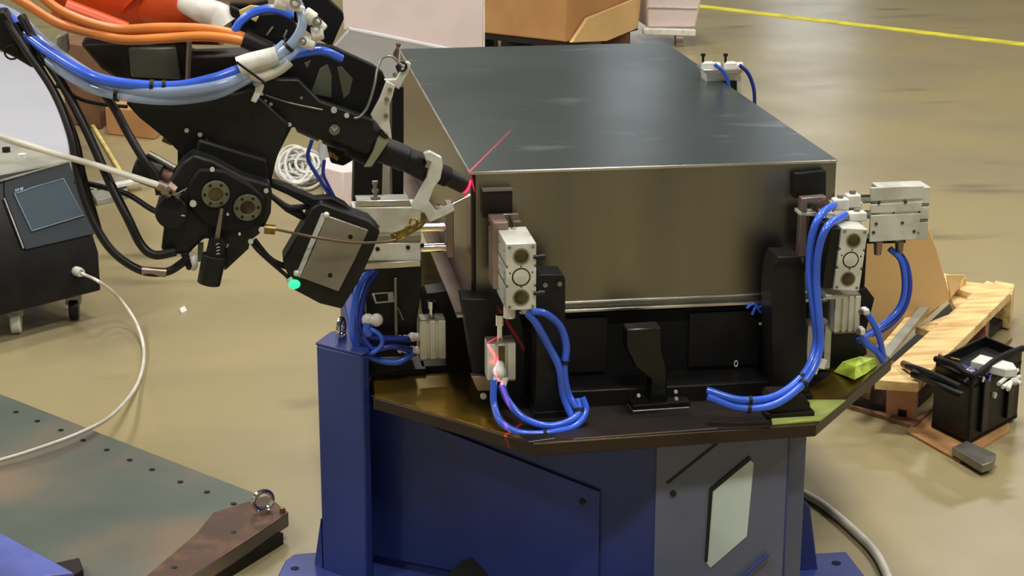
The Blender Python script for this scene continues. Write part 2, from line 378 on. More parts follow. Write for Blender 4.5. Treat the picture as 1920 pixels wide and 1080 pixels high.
def fr(p, ax=0, tilt=0):     # frame: local +y is the push direction
    return Matrix.Translation(p) @ Matrix.Rotation(ax, 4, 'Z') @ Matrix.Rotation(tilt, 4, 'Y')
# front left
c = (PY(950, 458, -.2)+PY(1004, 580, -.2))/2
g1 = guided('guided_cylinder', 'silver guided air cylinder at the front left of the steel box', fr(c, 0, 0), w=.054, d=.12, h=.122, rodl=.0)
# its bracket towards the box
t = g1; 
M1 = g1.matrix_basis
def loc(o): o['_local'] = 1; return o
MB().bx(-.036, -.008, .10, .165, -.05, .075).build('push_plate', 'alu_warm', t, bevel=.001)
MB().bx(-.036, .022, .145, .165, .055, .064).bx(-.036, .02, .16, .168, .05, .075).build('plate_lug', 'alu_warm', t, bevel=.001)
MB().cyl((.002, .10, .062), (.002, .155, .07), .004).build('guide_rod', 'chrome', t)
MB().bx(-.045, .011, .178, .196, .066, .118).build('clamp_pad', 'black_brown', t, bevel=.0015)
MB().bx(-.045, .011, .176, .199, .115, .119).build('pad_edge', 'alu_dark', t)
for z in (.036, -.031):
    MB().cyl((.022, -.001, z), (.040, -.004, z), .0035).cyl((.031, -.003, z), (.042, -.004, z), .0052, seg=8).build('port_plug', 'black', t)
for x, z in ((-.028, -.06),): MB().cyl((x+.01, .02, z), (x+.01, .02, z-.02), .011).cyl((x+.04, .02, z), (x+.04, .02, z-.012), .009).build('air_fitting', 'white_plastic', t, smooth_=True)
# front right
pa = PY(1576, 427, -.16); pb = PY(1626, 428, -.16); pc = PY(1564, 547, -.16); pd = PY(1614, 545, -.16)
c = (pa+pb+pc+pd)/4
g2 = guided('guided_cylinder', 'silver guided air cylinder at the front right corner, beside two long blue hoses', fr(c, 0, .09), w=.050, d=.10, h=.118, rodl=0)
MB().bx(-.045, -.0255, .006, .13, -.058, .056).build('side_block', 'black', g2, bevel=.001)
MB().bx(-.075, -.005, .10, .135, .055, .062).build('top_plate', 'alu', g2, bevel=.001)
t = g2
def wl(o, t): o.data.transform(t.matrix_basis.inverted()); return o       # world-space geometry into a local thing
wl(plate('push_plate', [(1503, 372), (1549, 368), (1549, 376), (1514, 380), (1512, 480), (1497, 482)], -.06, .02, 'alu_warm', t), t)
wl(plate('clamp_pad', [(1490, 326), (1549, 320), (1549, 366), (1490, 372)], -.022, .018, 'black', t), t)
wl(MB().cyl(PY(1525, 392, -.05), PY(1550, 410, -.1), .005).build('guide_rod', 'chrome', t), t)
wl(plate('lower_arm', [(1548, 553), (1584, 553), (1584, 560), (1548, 562)], -.15, .04, 'alu', t), t)
# right side, pushing left
pa = PY(1632, 350, .02); pb = PY(1724, 452, .02)
c = V((PY(1732, 400, .045).x, .045, (pa.z+pb.z)/2))
g3 = guided('guided_cylinder', 'wide silver guided air cylinder standing off the right side of the steel box', fr(c, PI/2, 0), w=.056, d=.100, h=.104, rodl=.034, plate_w=.05, ph=.05)
wl(plate('front_plate', [(1632, 352), (1733, 348), (1731, 372), (1632, 378)], .0135, .004, 'alu', g3), g3)
wl(plate('front_plate', [(1632, 384), (1730, 378), (1727, 396), (1632, 400)], .0135, .004, 'alu', g3), g3)
wl(plate('front_plate', [(1632, 404), (1727, 400), (1719, 449), (1630, 454)], .0135, .004, 'alu', g3), g3)
for q in ((1648, 380), (1698, 379), (1643, 420), (1692, 418), (1638, 436), (1714, 434)): wl(MB().cyl(PY(q[0], q[1], .016), PY(q[0], q[1], .0115), .0032, seg=10).build('screw', 'bore', g3), g3)
for q in ((1646, 466), (1686, 466)):
    p = PY(q[0], q[1], .045); wl(MB().cyl(p+V((0, 0, .014)), p-V((0, 0, .012)), .009, .007).build('air_fitting', 'alu_warm', g3, smooth_=True), g3)
wl(plate('mount_arm', [(1588, 456), (1626, 456), (1620, 560), (1618, 660), (1590, 672)], .085, .03, 'black', g3), g3)
wl(plate('mount_arm', [(1588, 448), (1700, 446), (1698, 456), (1588, 458)], .075, .04, 'black', g3), g3)
# left side, pushing right
yl = .10
pa = PY(700, 389, yl); pb = PY(789, 489, yl)
c = V((PY(662, 430, yl).x, yl+.028, (pa.z+pb.z)/2))
g4 = guided('guided_cylinder', 'silver guided air cylinder on the left of the steel box behind the sensor', fr(c, -PI/2, 0), w=.056, d=PY(789, 430, yl).x-c.x, h=pa.z-pb.z, rodl=.052, plate_w=.05, warm='alu_warm', rz=(.06, -.68))
for y0, y1, m in ((389, 436, 'alu'), (441, 452, 'alu_dark'), (456, 489, 'alu')):
    wl(plate('front_plate', [(668, y0), (789, y0), (789, y1), (668, y1)], yl-.003, .004, m, g4), g4)
wl(plate('mount_plate', [(668, 377), (768, 375), (772, 386), (672, 388)], yl+.0, .05, 'steel_edge', g4), g4)
wl(plate('mount_plate', [(680, 494), (789, 489), (789, 500), (682, 506)], yl-.01, .05, 'steel_edge', g4), g4)
for q in ((707, 425), (708, 467), (765, 464), (792, 460)): wl(MB().cyl(PY(q[0], q[1], yl), PY(q[0], q[1], yl-.005), .0042, seg=10).build('screw', 'black', g4), g4)
p = PY(704, 374, .12); wl(MB().box(p-V((0, 0, .004)), (.018, .018, .02)).cyl(p, p+V((0, 0, .034)), .004).cyl(p+V((0, 0, .014)), p+V((0, 0, .02)), .0065, seg=6).cyl(p+V((0, 0, .03)), p+V((0, 0, .036)), .006).build('flow_valve', 'alu_dark', g4), g4)
# back right, small part seen above the box edge
yb = .85
pa = PY(1322, 131, yb)
t = thing('guided_cylinder', 'small silver air cylinder with two valves behind the far right edge of the box', 'pneumatic cylinder', PY(1360, 170, yb), 'guided pneumatic cylinders')
plate('cylinder_body', [(1322, 134), (1390, 133), (1392, 200), (1330, 200)], yb+.012, .05, 'alu', t, bevel=.002)
plate('top_plate', [(1318, 131), (1391, 130), (1393, 137), (1324, 138)], yb-.005, .07, 'steel_edge', t)
plate('dark_recess', [(1352, 152), (1382, 151), (1382, 172), (1372, 176)], yb+.009, .004, 'black', t)
for x in (1327, 1369):
    p = PY(x, 124, yb+.02)
    MB().box(p, (.028, .022, .02)).cyl(p+V((.012, 0, 0)), p+V((.03, 0, 0)), .009).build('air_fitting', 'white_plastic', t, bevel=.003)
    q = PY(x-9, 118, yb+.02)
    MB().cyl(q, q+V((0, 0, .018)), .003).cyl(q+V((0, 0, .016)), q+V((0, 0, .022)), .0055).build('valve_screw', 'black_brown', t)
hose('thin blue hose curving down from the left valve behind the steel box', [(1340, 121), (1358, 136), (1366, 158), (1368, 190)], .0045, 'hose_blue', y=yb-.01)
hose('thin blue hose curving down from the right valve behind the steel box', [(1387, 122), (1403, 138), (1413, 165), (1415, 195), (1414, 215)], .0045, 'hose_blue_dark', y=yb-.01)
# ------------------------------------------------------------------ posts and small cylinders on the fixture plate
def ground(o, p, z): return o
def post(name, label, pxs, y, th, cat='bracket', m='black', bolts=(), z0=PT, grp=None, foot=True):
    pts = [PY(a, b, y) for a, b in pxs]
    for q in pts:
        if q.z < z0+.012: q.z = z0
    xs = [q.x for q in pts]
    t = thing(name, label, cat, ((min(xs)+max(xs))/2, y+th/2, z0), grp)
    MB().slab(pts, (0, th, 0)).build('upright', m, t, bevel=.0015)
    for x, yy, *mm in bolts: bolt(t, PY(x, yy, y), (0, -1, 0), .0045, .004, mm[0] if mm else 'black_gloss')
    if foot: MB().bx(min(xs)-.004, max(xs)+.006, y-.006, y+th+.01, z0, z0+.012).build('foot', m, t, bevel=.001)
    return t
post('support_post', 'black upright support post right of the front left air cylinder, two bolts at its top', [(1008, 520), (1014, 515), (1056, 515), (1060, 524), (1060, 792), (1004, 792)], -.135, .06, bolts=((1022, 534, 'alu_dark'), (1049, 532, 'alu_dark')))
t = post('support_post', 'wide black post with slanted top under the front right corner of the box', [(1452, 500), (1459, 482), (1500, 481), (1508, 498), (1511, 560), (1516, 742), (1449, 742), (1446, 540)], -.11, .07)
MB().slab([PY(1450, 497, -.113), PY(1507, 499, -.113), PY(1497, 481, -.05), PY(1459, 481, -.05)], (0, 0, .002)).build('slanted_cap', 'black_matte', t)
t = post('stop_block', 'low black stop block near the front right tip of the fixture plate', [(1441, 752), (1448, 741), (1505, 740), (1519, 756), (1519, 790), (1446, 790)], -.205, .05, 'block', 'black_brown')
for q in ((1458, 748), (1492, 746)): bolt(t, PY(q[0], q[1], -.19), (0, 0, 1), .005, .004, 'alu_dark')
t = post('cylinder_bracket', 'dark bracket holding the small air cylinder at the front left', [(866, 560), (930, 562), (972, 575), (985, 640), (985, 760), (925, 760), (900, 740), (888, 700)], -.055, .06, foot=False)
MB().slab(pl([(884, 706), (926, 706), (926, 733), (896, 733)], -.07), (0, .02, 0)).build('toe', 'alu_warm', t, bevel=.001)
bolt(t, PY(906, 742, -.07), (0, -1, 0), .006, .004, 'alu')
def compact(label, x0, x1, y0, y1, Y, dep=.04, grooves=3, rod=None, name='compact_cylinder', zfoot=None, m='alu', skew=0):
    a = PY(x0, y0, Y); b = PY(x1, y1, Y)
    t = thing(name, label, 'pneumatic cylinder', ((a.x+b.x)/2, Y+dep/2, b.z), 'compact pneumatic cylinders')
    wd = b.x-a.x; prof = [(0, 0)]
    for k in range(grooves):
        u = wd*(k+1)/(grooves+1); g = wd*.05
        prof += [(u-g, 0), (u-g, dep*.10), (u+g, dep*.10), (u+g, 0)]
    prof += [(wd, 0), (wd, dep), (0, dep)]
    MB().slab([(a.x+u, Y+v, b.z) for u, v in prof], (0, 0, a.z-b.z)).build('barrel', m, t, bevel=.0008)
    MB().bx(a.x+.001, b.x-.001, Y+.001, Y+dep-.001, a.z, a.z+.003).build('top_cap', 'alu_dark', t)
    MB().bx(a.x+.001, b.x-.001, Y+.001, Y+dep-.001, b.z-.003, b.z).build('bottom_cap', 'alu_dark', t)
    if rod: p = V(((a.x+b.x)/2, Y+dep/2, a.z)); MB().cyl(p, p+V((0, 0, rod)), .006).cyl(p+V((0, 0, rod*.6)), p+V((0, 0, rod)), .009).build('piston_rod', 'chrome', t, smooth_=True)
    return t, a, b
t, a, b = compact('small silver compact cylinder at the front left, white fittings and blue hoses below it', 914, 967, 646, 711, -.13, grooves=2, rod=.05)
MB().bx((a.x+b.x)/2-.006, (a.x+b.x)/2+.006, -.1315, -.129, b.z+.004, a.z-.004).build('centre_slot', 'bore', t)
p = PY(936, 697, -.145); MB().ball(p, .0125).cyl(p, p+V((.004, .02, .01)), .009).cyl(p, p-V((.004, 0, .016)), .008).build('air_fitting', 'white_plastic', t, smooth_=True)
p = PY(947, 716, -.148); MB().cyl(p+V((0, 0, .008)), p-V((.006, 0, .014)), .0065).build('air_fitting', 'white_plastic', t, smooth_=True)
t, a, b = compact('small silver compact cylinder on the left, below the black clamp head', 787, 836, 603, 672, .10, grooves=2, rod=.035)
for q in (632, 657):
    p = PY(773, q, .115); MB().ball(p, .0095).cyl(p, p+V((.016, 0, 0)), .008).cyl(p-V((.018, 0, 0)), p, .0045).ball(p-V((.014, 0, 0)), .0055).ball(p-V((.024, 0, 0)), .005).build('air_fitting', 'white_plastic', t, smooth_=True)
t, a, b = compact('tall silver grooved cylinder below the front right guided cylinder', 1567, 1611, 557, 621, -.10, grooves=3)
t, a, b = compact('small silver compact cylinder right of the wide black post', 1515, 1556, 612, 690, -.07, grooves=2)
p = PY(1537, 650, -.075); MB().box(p, (.016, .006, .07)).build('side_strip', 'black', t)
for q in ((1545, 680), (1530, 690)): p = PY(q[0], q[1], -.09); MB().cyl(p+V((0, 0, .006)), p-V((.004, 0, .010)), .0065).build('air_fitting', 'white_plastic', t, smooth_=True)
post('cylinder_bracket', 'black bracket carrying the grooved silver cylinder at the right of the fixture plate', [(1508, 560), (1625, 540), (1640, 560), (1622, 630), (1626, 664), (1590, 684), (1512, 700), (1514, 600)], .06, .05, foot=False)
post('cylinder_bracket', 'black rounded clamp head and bracket at the left under the steel box edge', [(792, 560), (800, 550), (850, 543), (868, 552), (880, 600), (884, 700), (838, 700), (836, 600), (795, 596)], .16, .06)
t = post('support_post', 'tall black post with a white label under the left air cylinder', [(682, 505), (790, 500), (790, 545), (782, 600), (782, 668), (700, 670), (688, 600)], .145, .10, z0=PT)
MB().slab(pl([(697, 550), (737, 547), (739, 566), (704, 569)], .1435), (0, -.0008, 0)).build('label_sticker', 'ink_white', t)
MB().slab(pl([(702, 552), (727, 550), (728, 564), (706, 566)], .142), (0, -.0006, 0)).build('label_print', 'black', t)
MB().cyl(PY(742, 522, .12), PY(743, 628, .12), .003).build('thin_rod', 'alu_dark', t)
MB().tube(p3([(745, 575), (752, 590), (756, 600)], .125), .002).build('rod_clip', 'alu_dark', t)
tall = post('support_post', 'tall black clamp column behind the torch left of the steel box', [(664, 300), (718, 296), (716, 372), (716, 520), (700, 660), (668, 660), (662, 380)], .24, .05)
post('support_post', 'tall dark clamp column at the rear left of the steel box', [(735, 165), (757, 162), (757, 280), (756, 470), (738, 470), (734, 300)], .50, .06)
# hoses of the left side
hose('blue hose rising beside the black labelled post at the left, outer of two', [(700, 505, .11), (675, 530, .1), (664, 575, .09), (660, 620, .09), (672, 652, .1), (700, 672, .1), (745, 679, .1), (774, 662, .11)], .007)
hose('blue hose rising beside the black labelled post at the left, inner of two', [(708, 508, .12), (688, 535, .11), (676, 580, .10), (678, 620, .10), (700, 633, .1), (755, 636, .11), (772, 634, .115)], .007, 'hose_blue_dark')
hose('short blue hose from the white elbow to the left compact cylinder', [(690, 605, .09), (684, 632, .085), (700, 655, .085), (735, 650, .09), (772, 656, .1)], .006, 'hose_blue_dark')
hose('small blue hose loop beside the lifting eye', [(694, 616, .08), (712, 628, .075), (716, 645, .075), (702, 660, .075), (688, 664, .08)], .0045)
p = PY(690, 600, .085)
t = thing('elbow_fitting', 'white plastic elbow fitting on the blue hoses left of the black post', 'fitting', p)
MB().ball(p, .013, (1, .8, 1)).ball(PY(706, 600, .085), .013, (1, .8, 1)).cyl(p, PY(706, 600, .085), .010).build('elbow', 'white_plastic', t, smooth_=True)
pipe('sleeve', [(690, 605), (688, 618), (692, 628)], .009, 'hose_blue', t, y=.082)
# blue hoses in front left
hose('blue hose looping from the front left compact cylinder, outer lower loop', [(926, 712, -.15), (926, 755, -.16), (940, 792, -.19), (980, 813, -.21), (1035, 811, -.215), (1080, 798, -.2), (1098, 770, -.18), (1091, 745, -.17)], .0068, ties=(.55,))
hose('blue hose looping from the front left compact cylinder, inner upper loop', [(940, 722, -.15), (953, 752, -.16), (980, 782, -.18), (1020, 798, -.2), (1060, 793, -.2), (1085, 775, -.185), (1082, 748, -.17)], .0068, ties=(.9,))
hose('blue hose falling straight from the front left air cylinder to the tied bunch', [(990, 588, -.2), (1006, 608, -.195), (1028, 648, -.18), (1048, 688, -.17), (1056, 740, -.165), (1072, 780, -.18), (1080, 792, -.19)], .0068, 'hose_blue')
hose('blue hose arching from the front left air cylinder over to the tied bunch', [(996, 584, -.2), (1022, 588, -.195), (1050, 612, -.18), (1062, 650, -.17), (1058, 695, -.165), (1066, 740, -.165), (1086, 770, -.18)], .0068, 'hose_blue', ties=(.62,))
# hoses right
hose('long blue hose along the wide black post, left one of the pair', [(1563, 384, -.08), (1538, 404, -.14), (1522, 445, -.15), (1517, 510, -.15), (1526, 585, -.15), (1530, 645, -.15), (1508, 700, -.18), (1455, 742, -.215), (1390, 750, -.22), (1325, 732, -.2)], .0072, ties=(.70, .88))
hose('long blue hose along the wide black post, right one of the pair', [(1584, 403, -.1), (1552, 424, -.16), (1535, 470, -.165), (1531, 530, -.165), (1536, 600, -.165), (1537, 655, -.165), (1512, 712, -.195), (1455, 757, -.225), (1388, 765, -.225), (1326, 744, -.21)], .0072, ties=(.70, .88))
hose('dark blue hose under the wide right air cylinder, hanging loop at the outside', [(1682, 470, .045), (1700, 500, .045), (1704, 545, .045), (1690, 585, .04), (1655, 618, .02), (1612, 630, 0)], .0068, 'hose_blue_dark')
hose('blue hose under the wide right air cylinder, hanging loop at the inside', [(1668, 466, .04), (1690, 490, .035), (1696, 540, .035), (1684, 580, .03), (1650, 612, .01), (1608, 640, -.02)], .0062, 'hose_blue')
hose('short blue hose from the upper white fitting beside the grooved cylinder to the plate corner', [(1620, 580, -.1), (1634, 600, -.1), (1648, 630, -.1), (1657, 672, -.09)], .0062)
hose('short blue hose low beside the grooved cylinder, running to the plate corner', [(1612, 628, -.1), (1624, 645, -.1), (1642, 658, -.1), (1656, 678, -.09)], .0062)
for i, (lb, x, y, Y, w_, h_) in enumerate([('white air fitting block at the head of the left long blue hose', 1575, 382, -.07, .03, .022), ('white air fitting block in front of the right guide rods', 1598, 376, -.02, .028, .026), ('white lower air fitting block holding the right blue hose', 1606, 405, -.09, .034, .018), ('little upper white fitting beside the grooved cylinder', 1622, 583, -.1, .012, .012), ('tiny lower white fitting beside the grooved cylinder', 1615, 620, -.105, .010, .014)]):
    p = PY(x, y, Y); t = thing('air_fitting', lb, 'fitting', p)
    MB().box(p, (w_, .022, h_)).build('fitting_body', 'white_plastic', t, bevel=.003)
    MB().cyl(p-V((w_*.5, .002, 0)), p-V((w_*.85, .006, 0)), h_*.4).build('collar', 'alu_warm', t, smooth_=True)
    if w_ > .02: MB().cyl(p+V((0, 0, h_*.4)), p+V((0, 0, h_*.75)), .006).build('release_ring', 'alu_dark', t)
# green crumpled tape
bm = MB(); g0 = [(1563, 697), (1580, 678), (1612, 668), (1640, 671), (1645, 684), (1625, 700), (1602, 712), (1588, 706)]
pts = [PZ(a, b, PT+.002+z) for (a, b), z in zip(g0, (.0, .02, .03, .02, .0, .0, .012, .004))]
cc = PZ(1604, 688, PT+.028); vv = [bm.bm.verts.new(p) for p in pts]; vc = bm.bm.verts.new(cc); c2 = bm.bm.verts.new(PZ(1600, 692, PT+.001))
for i in range(8): bm.bm.faces.new((vv[i], vv[(i+1) % 8], vc)); bm.bm.faces.new((vv[(i+1) % 8], vv[i], c2))
tag(bm.build('crumpled_tape', 'green_paper'), 'crumpled yellow green tape lying on the right edge of the fixture plate', 'tape')
t = thing('zinc_plate', 'thin yellow zinc plated corner plate under the low black stop block', 'plate', PZ(1520, 780, PT))
MB().slab(pz([(1448, 797), (1446, 786), (1490, 752), (1585, 752), (1538, 790)], PT+.0005), (0, 0, .003)).build('plate_sheet', 'zinc', t)
tag(MB().slab([PZ(1652, 668, .15), PZ(1664, 680, .15), PZ(1750, 572, .15), PZ(1738, 566, .15)], (0, 0, .012)).build('guide_rail', 'cabinet_top', bevel=.001), 'short grey green rail lying along the left edge of the wooden pallet', 'rail')
# white conduit behind on the floor, right
hose('cream cable lying on the floor to the right of the blue positioner', [tuple(PZ(*q, .012)) for q in [(1500, 921), (1540, 945), (1590, 985), (1640, 1035), (1668, 1090), (1680, 1130)]], .010, 'hose_white', name='floor_cable', cat='cable') if False else None
def floorhose(label, q, r, m, z=None, **k):
    z = r if z is None else z
    o = MB().tube([PZ(a, b, z) for a, b in q], r).build(k.get('name', 'floor_cable'), m, smooth_=True); tag(o, label, 'cable'); return o
floorhose('cream cable lying on the floor to the right of the blue positioner', [(1480, 912), (1510, 927), (1545, 948), (1590, 985), (1640, 1035), (1668, 1090), (1680, 1130)], .0095, 'hose_white')

# ------------------------------------------------------------------ pallet with cardboard on the right
t = thing('wooden_pallet', 'pale wooden pallet on the floor right of the positioner', 'pallet', PZ(1715, 793, 0))
zt = .135
def board(pxs, z, th, m='wood', name='deck_board'): return MB().slab([PZ(a, b, z) for a, b in pxs], (0, 0, -th)).build(name, m, t, bevel=.002)
board([(1640, 712), (1664, 690), (1850, 526), (1893, 538), (1895, 548), (1722, 718)], zt, .025)
board([(1600, 690), (1640, 660), (1768, 512), (1812, 519), (1700, 618), (1622, 700)], zt, .02)
board([(1716, 613), (1776, 590), (1810, 600), (1762, 625)], zt-.025, .02)
board([(1790, 540), (1812, 528), (1852, 532), (1830, 552)], zt-.02, .02)
board([(1778, 552), (1830, 552), (1850, 570), (1790, 575)], zt-.04, .02, 'wood')
def block(pxs, z, h, dv, m='wood'):
    p = [PZ(a, b, z) for a, b in pxs]; d = V(dv)
    return MB().slab([p[0], p[1], p[1]+d, p[0]+d], (0, 0, h)).build('block', m, t, bevel=.003)
MB().slab([PZ(a, b, .03) for a, b in [(1590, 745), (1700, 770), (1880, 600), (1790, 560)]], (0, 0, -.02)).build('bottom_deck_shade', 'black_brown', t)  # slab blackened to paint the shade in the gap under the boards
block([(1660, 780), (1717, 792)], .004, .105, (.05, .12, 0), 'wood_pink')
block([(1606, 762), (1630, 768)], .004, .105, (.05, .12, 0), 'wood_dark')
block([(1800, 668), (1845, 680)], .004, .105, (.05, .10, 0), 'wood_dark')
block([(1855, 610), (1893, 618)], .004, .105, (.05, .10, 0), 'wood')
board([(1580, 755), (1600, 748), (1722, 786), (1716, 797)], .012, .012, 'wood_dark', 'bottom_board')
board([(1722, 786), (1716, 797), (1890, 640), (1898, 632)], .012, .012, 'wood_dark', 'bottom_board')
# tall folded cardboard
t2 = thing('cardboard_sheet', 'tan cardboard sheet standing upright on the pallet behind the right air cylinders', 'cardboard', PZ(1700, 600, zt))
yc = PZ(1640, 650, zt).y
yc = 1.25
MB().slab(pl([(1618, 470), (1640, 420), (1724, 412), (1738, 416), (1758, 470), (1775, 530), (1783, 560), (1700, 618), (1640, 650), (1618, 640)], yc), (0, .012, 0)).build('tall_flap', 'cardboard_pale', t2, bevel=.003)
MB().slab([PY(1783, 560, yc), PY(1775, 516, yc), PY(1812, 516, yc+.15), PY(1800, 530, yc+.1)], (0, .006, 0)).build('side_flap', 'cardboard_pale', t2)
# cardboard on the floor under the junk
MB_ = MB().slab(pz([(1700, 812), (1722, 786), (1760, 760), (1890, 790), (1893, 810), (1860, 830), (1800, 868)], .001), (0, 0, .005)).build('cardboard_scrap', 'cardboard'); tag(MB_, 'flat brown cardboard scrap on the floor under the black crate of parts', 'cardboard')
o = MB().slab(pz([(1785, 838), (1812, 826), (1868, 850), (1862, 866), (1842, 872)], .03), (0, 0, -.02)).build('dark_slab', 'alu_dark', bevel=.002); tag(o, 'small dark metal slab lying on the floor in front of the black crate', 'slab')
# black crate with scrap
cr = thing('parts_crate', 'black metal crate full of wires and parts beside the pallet on the right', 'crate', PZ(1820, 830, .006))
A = PZ(1746, 800, .008); B = PZ(1815, 834, .008); Cc = PZ(1907, 783, .008); D = A+(Cc-B)
H = .175
def wall(p, q, z0, z1, th, m, name='wall_plate'):
    dn = V((-(q-p).y, (q-p).x, 0)).normalized()*th
    return MB().slab([p+V((0, 0, z0)), q+V((0, 0, z0)), q+V((0, 0, z1)), p+V((0, 0, z1))], dn).build(name, m, cr, bevel=.002)
wall(A, B, 0, H-.01, .006, 'black_gloss', 'side_wall'); wall(B, Cc, 0, H, .008, 'black', 'side_wall'); wall(Cc, D, 0, H, .006, 'black', 'side_wall'); wall(D, A, 0, H, .006, 'black', 'side_wall')
MB().slab([A, B, Cc, D], (0, 0, .01)).build('bottom', 'black', cr)
MB().slab([v+V((0, 0, H*.8)) for v in (A, B, Cc, D)], (0, 0, .01)).build('inner_tray', 'black_matte', cr)
m_ = (B+Cc)/2; bolt(cr, B+(Cc-B)*.45+V((0, 0, H*.55)), ((Cc-B).y, -(Cc-B).x, 0), .008, .006, 'alu')
wall(B+(Cc-B)*.18, B+(Cc-B)*.3, .02, H-.02, -.01, 'black_gloss', 'rib')
wall(B+(Cc-B)*.7, B+(Cc-B)*.82, .02, H-.02, -.01, 'black_gloss', 'rib')
MB().tube([A+V((0, 0, H)), (A+B)/2+V((0, 0, H+.006)), B+V((0, 0, H)), B+(Cc-B)*.5+V((0, 0, H+.012)), Cc+V((0, 0, H+.006))], .008, n=4).build('rim', 'black_matte', cr, smooth_=True)
zt2 = .19
o = MB().slab([PZ(a, b, zt2) for a, b in [(1820, 677), (1838, 664), (1900, 680), (1908, 692), (1886, 693)]], (0, 0, -.02)).build('white_box', 'white_plastic', bevel=.002); tag(o, 'flat white box lying on top of the black crate of parts', 'box')
t3 = thing('wire_tangle', 'dark violet tangle of wires lying inside the black crate', 'wires', PZ(1820, 700, .165))
for k in range(9):
    x0 = 1790+k*5; y0 = 685+4*(k % 3)
    pts = [PZ(x0, y0, .17), PZ(x0+20+random.randint(-6, 6), y0+14-random.randint(0, 10), .175), PZ(x0+30, y0+random.randint(-6, 14), .165), PZ(x0+8+random.randint(0, 30), y0+22, .17)]
    MB().tube(pts, .0028, seg=6, n=5).build('wire', random.choice(['violet_blue', 'black', 'hose_blue_dark', 'black_brown', 'grey_cable']), t3, smooth_=True)
t3 = thing('welding_clamp', 'dark handled clamp with a copper coloured end leaning from the crate onto the pallet', 'clamp', PZ(1740, 705, .16))
MB().tube([PZ(1700, 686, .15), PZ(1722, 692, .16), PZ(1760, 708, .17), PZ(1800, 728, .165)], .011, seg=10, radii=(.006, .011)).build('upper_jaw', 'black_matte', t3, smooth_=True)
MB().tube([PZ(1712, 700, .15), PZ(1735, 708, .15), PZ(1770, 728, .155), PZ(1806, 744, .155)], .011, seg=10).build('lower_jaw', 'black', t3, smooth_=True)
MB().cyl(PZ(1694, 682, .147), PZ(1712, 690, .152), .009).build('copper_end', 'rust_plate', t3, smooth_=True)
MB().cyl(PZ(1764, 668, .17), PZ(1800, 676, .17), .004).ball(PZ(1763, 667, .17), .006).build('lever', 'brass', t3, smooth_=True)
t3 = thing('white_cables', 'loose white cables and connectors at the right side of the black crate', 'cables', PZ(1890, 715, .15))
for l in ([(1872, 720), (1890, 706), (1908, 694)], [(1880, 726), (1895, 716), (1912, 706)], [(1890, 730), (1900, 712), (1915, 720)]):
    MB().tube([PZ(a, b, .165) for a, b in l], .005, seg=8).build('cable', 'white_plastic', t3, smooth_=True)
MB().ball(PZ(1902, 716, .165), .011, (1, 1, .7)).build('connector', 'grey_cable', t3, smooth_=True)
# ------------------------------------------------------------------ background things
t = thing('carton', 'big brown cardboard carton on a pallet at the far back, cut off at the top', 'carton', PZ(1060, 85, .12))
yb = 6.2
B = PY(1062, 80, 6.2); A = PZ(885, 60, B.z); Cc = PZ(1196, 46, B.z)
MB().slab([A, B, Cc, A+(Cc-B)], (0, 0, .75)).build('carton_body', 'cardboard', t, bevel=.01)
nrm = V(((Cc-B).y, -(Cc-B).x, 0)).normalized()
MB().slab([PN(1067, 79, B+nrm*.01, nrm), PN(1097, 34, B+nrm*.01, nrm), PN(1196, -6, B+nrm*.01, nrm), PN(1190, 52, B+nrm*.01, nrm), PN(1132, 76, B+nrm*.01, nrm)], nrm*.02).build('side_flap', 'cardboard_pale', t)
t = thing('wooden_pallet', 'dark wooden pallet under the big brown carton at the far back', 'pallet', (B.x, B.y, 0))
bz = B.z
for k in range(3):
    q = B+(Cc-B)*(.03+.42*k)
    MB().slab([(q.x-.16, q.y, 0), (q.x, q.y, 0), (q.x+.05, q.y+.2, 0), (q.x-.11, q.y+.2, 0)], (0, 0, bz-.03)).build('block', 'wood_dark', t)
    q = A+(B-A)*(.02+.4*k)
    MB().slab([(q.x-.05, q.y+.02, 0), (q.x+.11, q.y+.02, 0), (q.x+.16, q.y+.2, 0), (q.x, q.y+.2, 0)], (0, 0, bz-.03)).build('block', 'black_brown', t)
MB().slab([V((A.x, A.y, bz-.03)), V((B.x, B.y, bz-.03)), V((Cc.x, Cc.y, bz-.03)), A+(Cc-B)-V((0, 0, .03))], (0, 0, .028)).build('deck', 'black_brown', t)
# white cabinet far right back
t = thing('white_cabinet', 'narrow white cabinet with a thin bottom rail at the far back right of the carton', 'cabinet', PZ(1260, 92, 0))
MB().slab([PY(1214, 52, 6.7), PY(1305, 52, 6.7), PY(1322, -40, 6.7), PY(1214, -40, 6.7)], (0, .4, 0)).build('cabinet_body', 'pink_sheet', t, bevel=.01)
MB().slab(pl([(1207, 54), (1305, 56), (1305, 68), (1207, 65)], 6.66), (0, .04, 0)).build('bottom_rail', 'white_plastic', t, bevel=.004)
MB().slab(pl([(1268, 66), (1281, 66), (1281, 92), (1268, 92)], 6.75), (0, .05, 0)).build('leg', 'pink_sheet', t)
MB().slab(pl([(1212, 13), (1308, 15), (1308, 16.5), (1212, 14.5)], 6.69), (0, .01, 0)).build('panel_joint', 'alu', t)
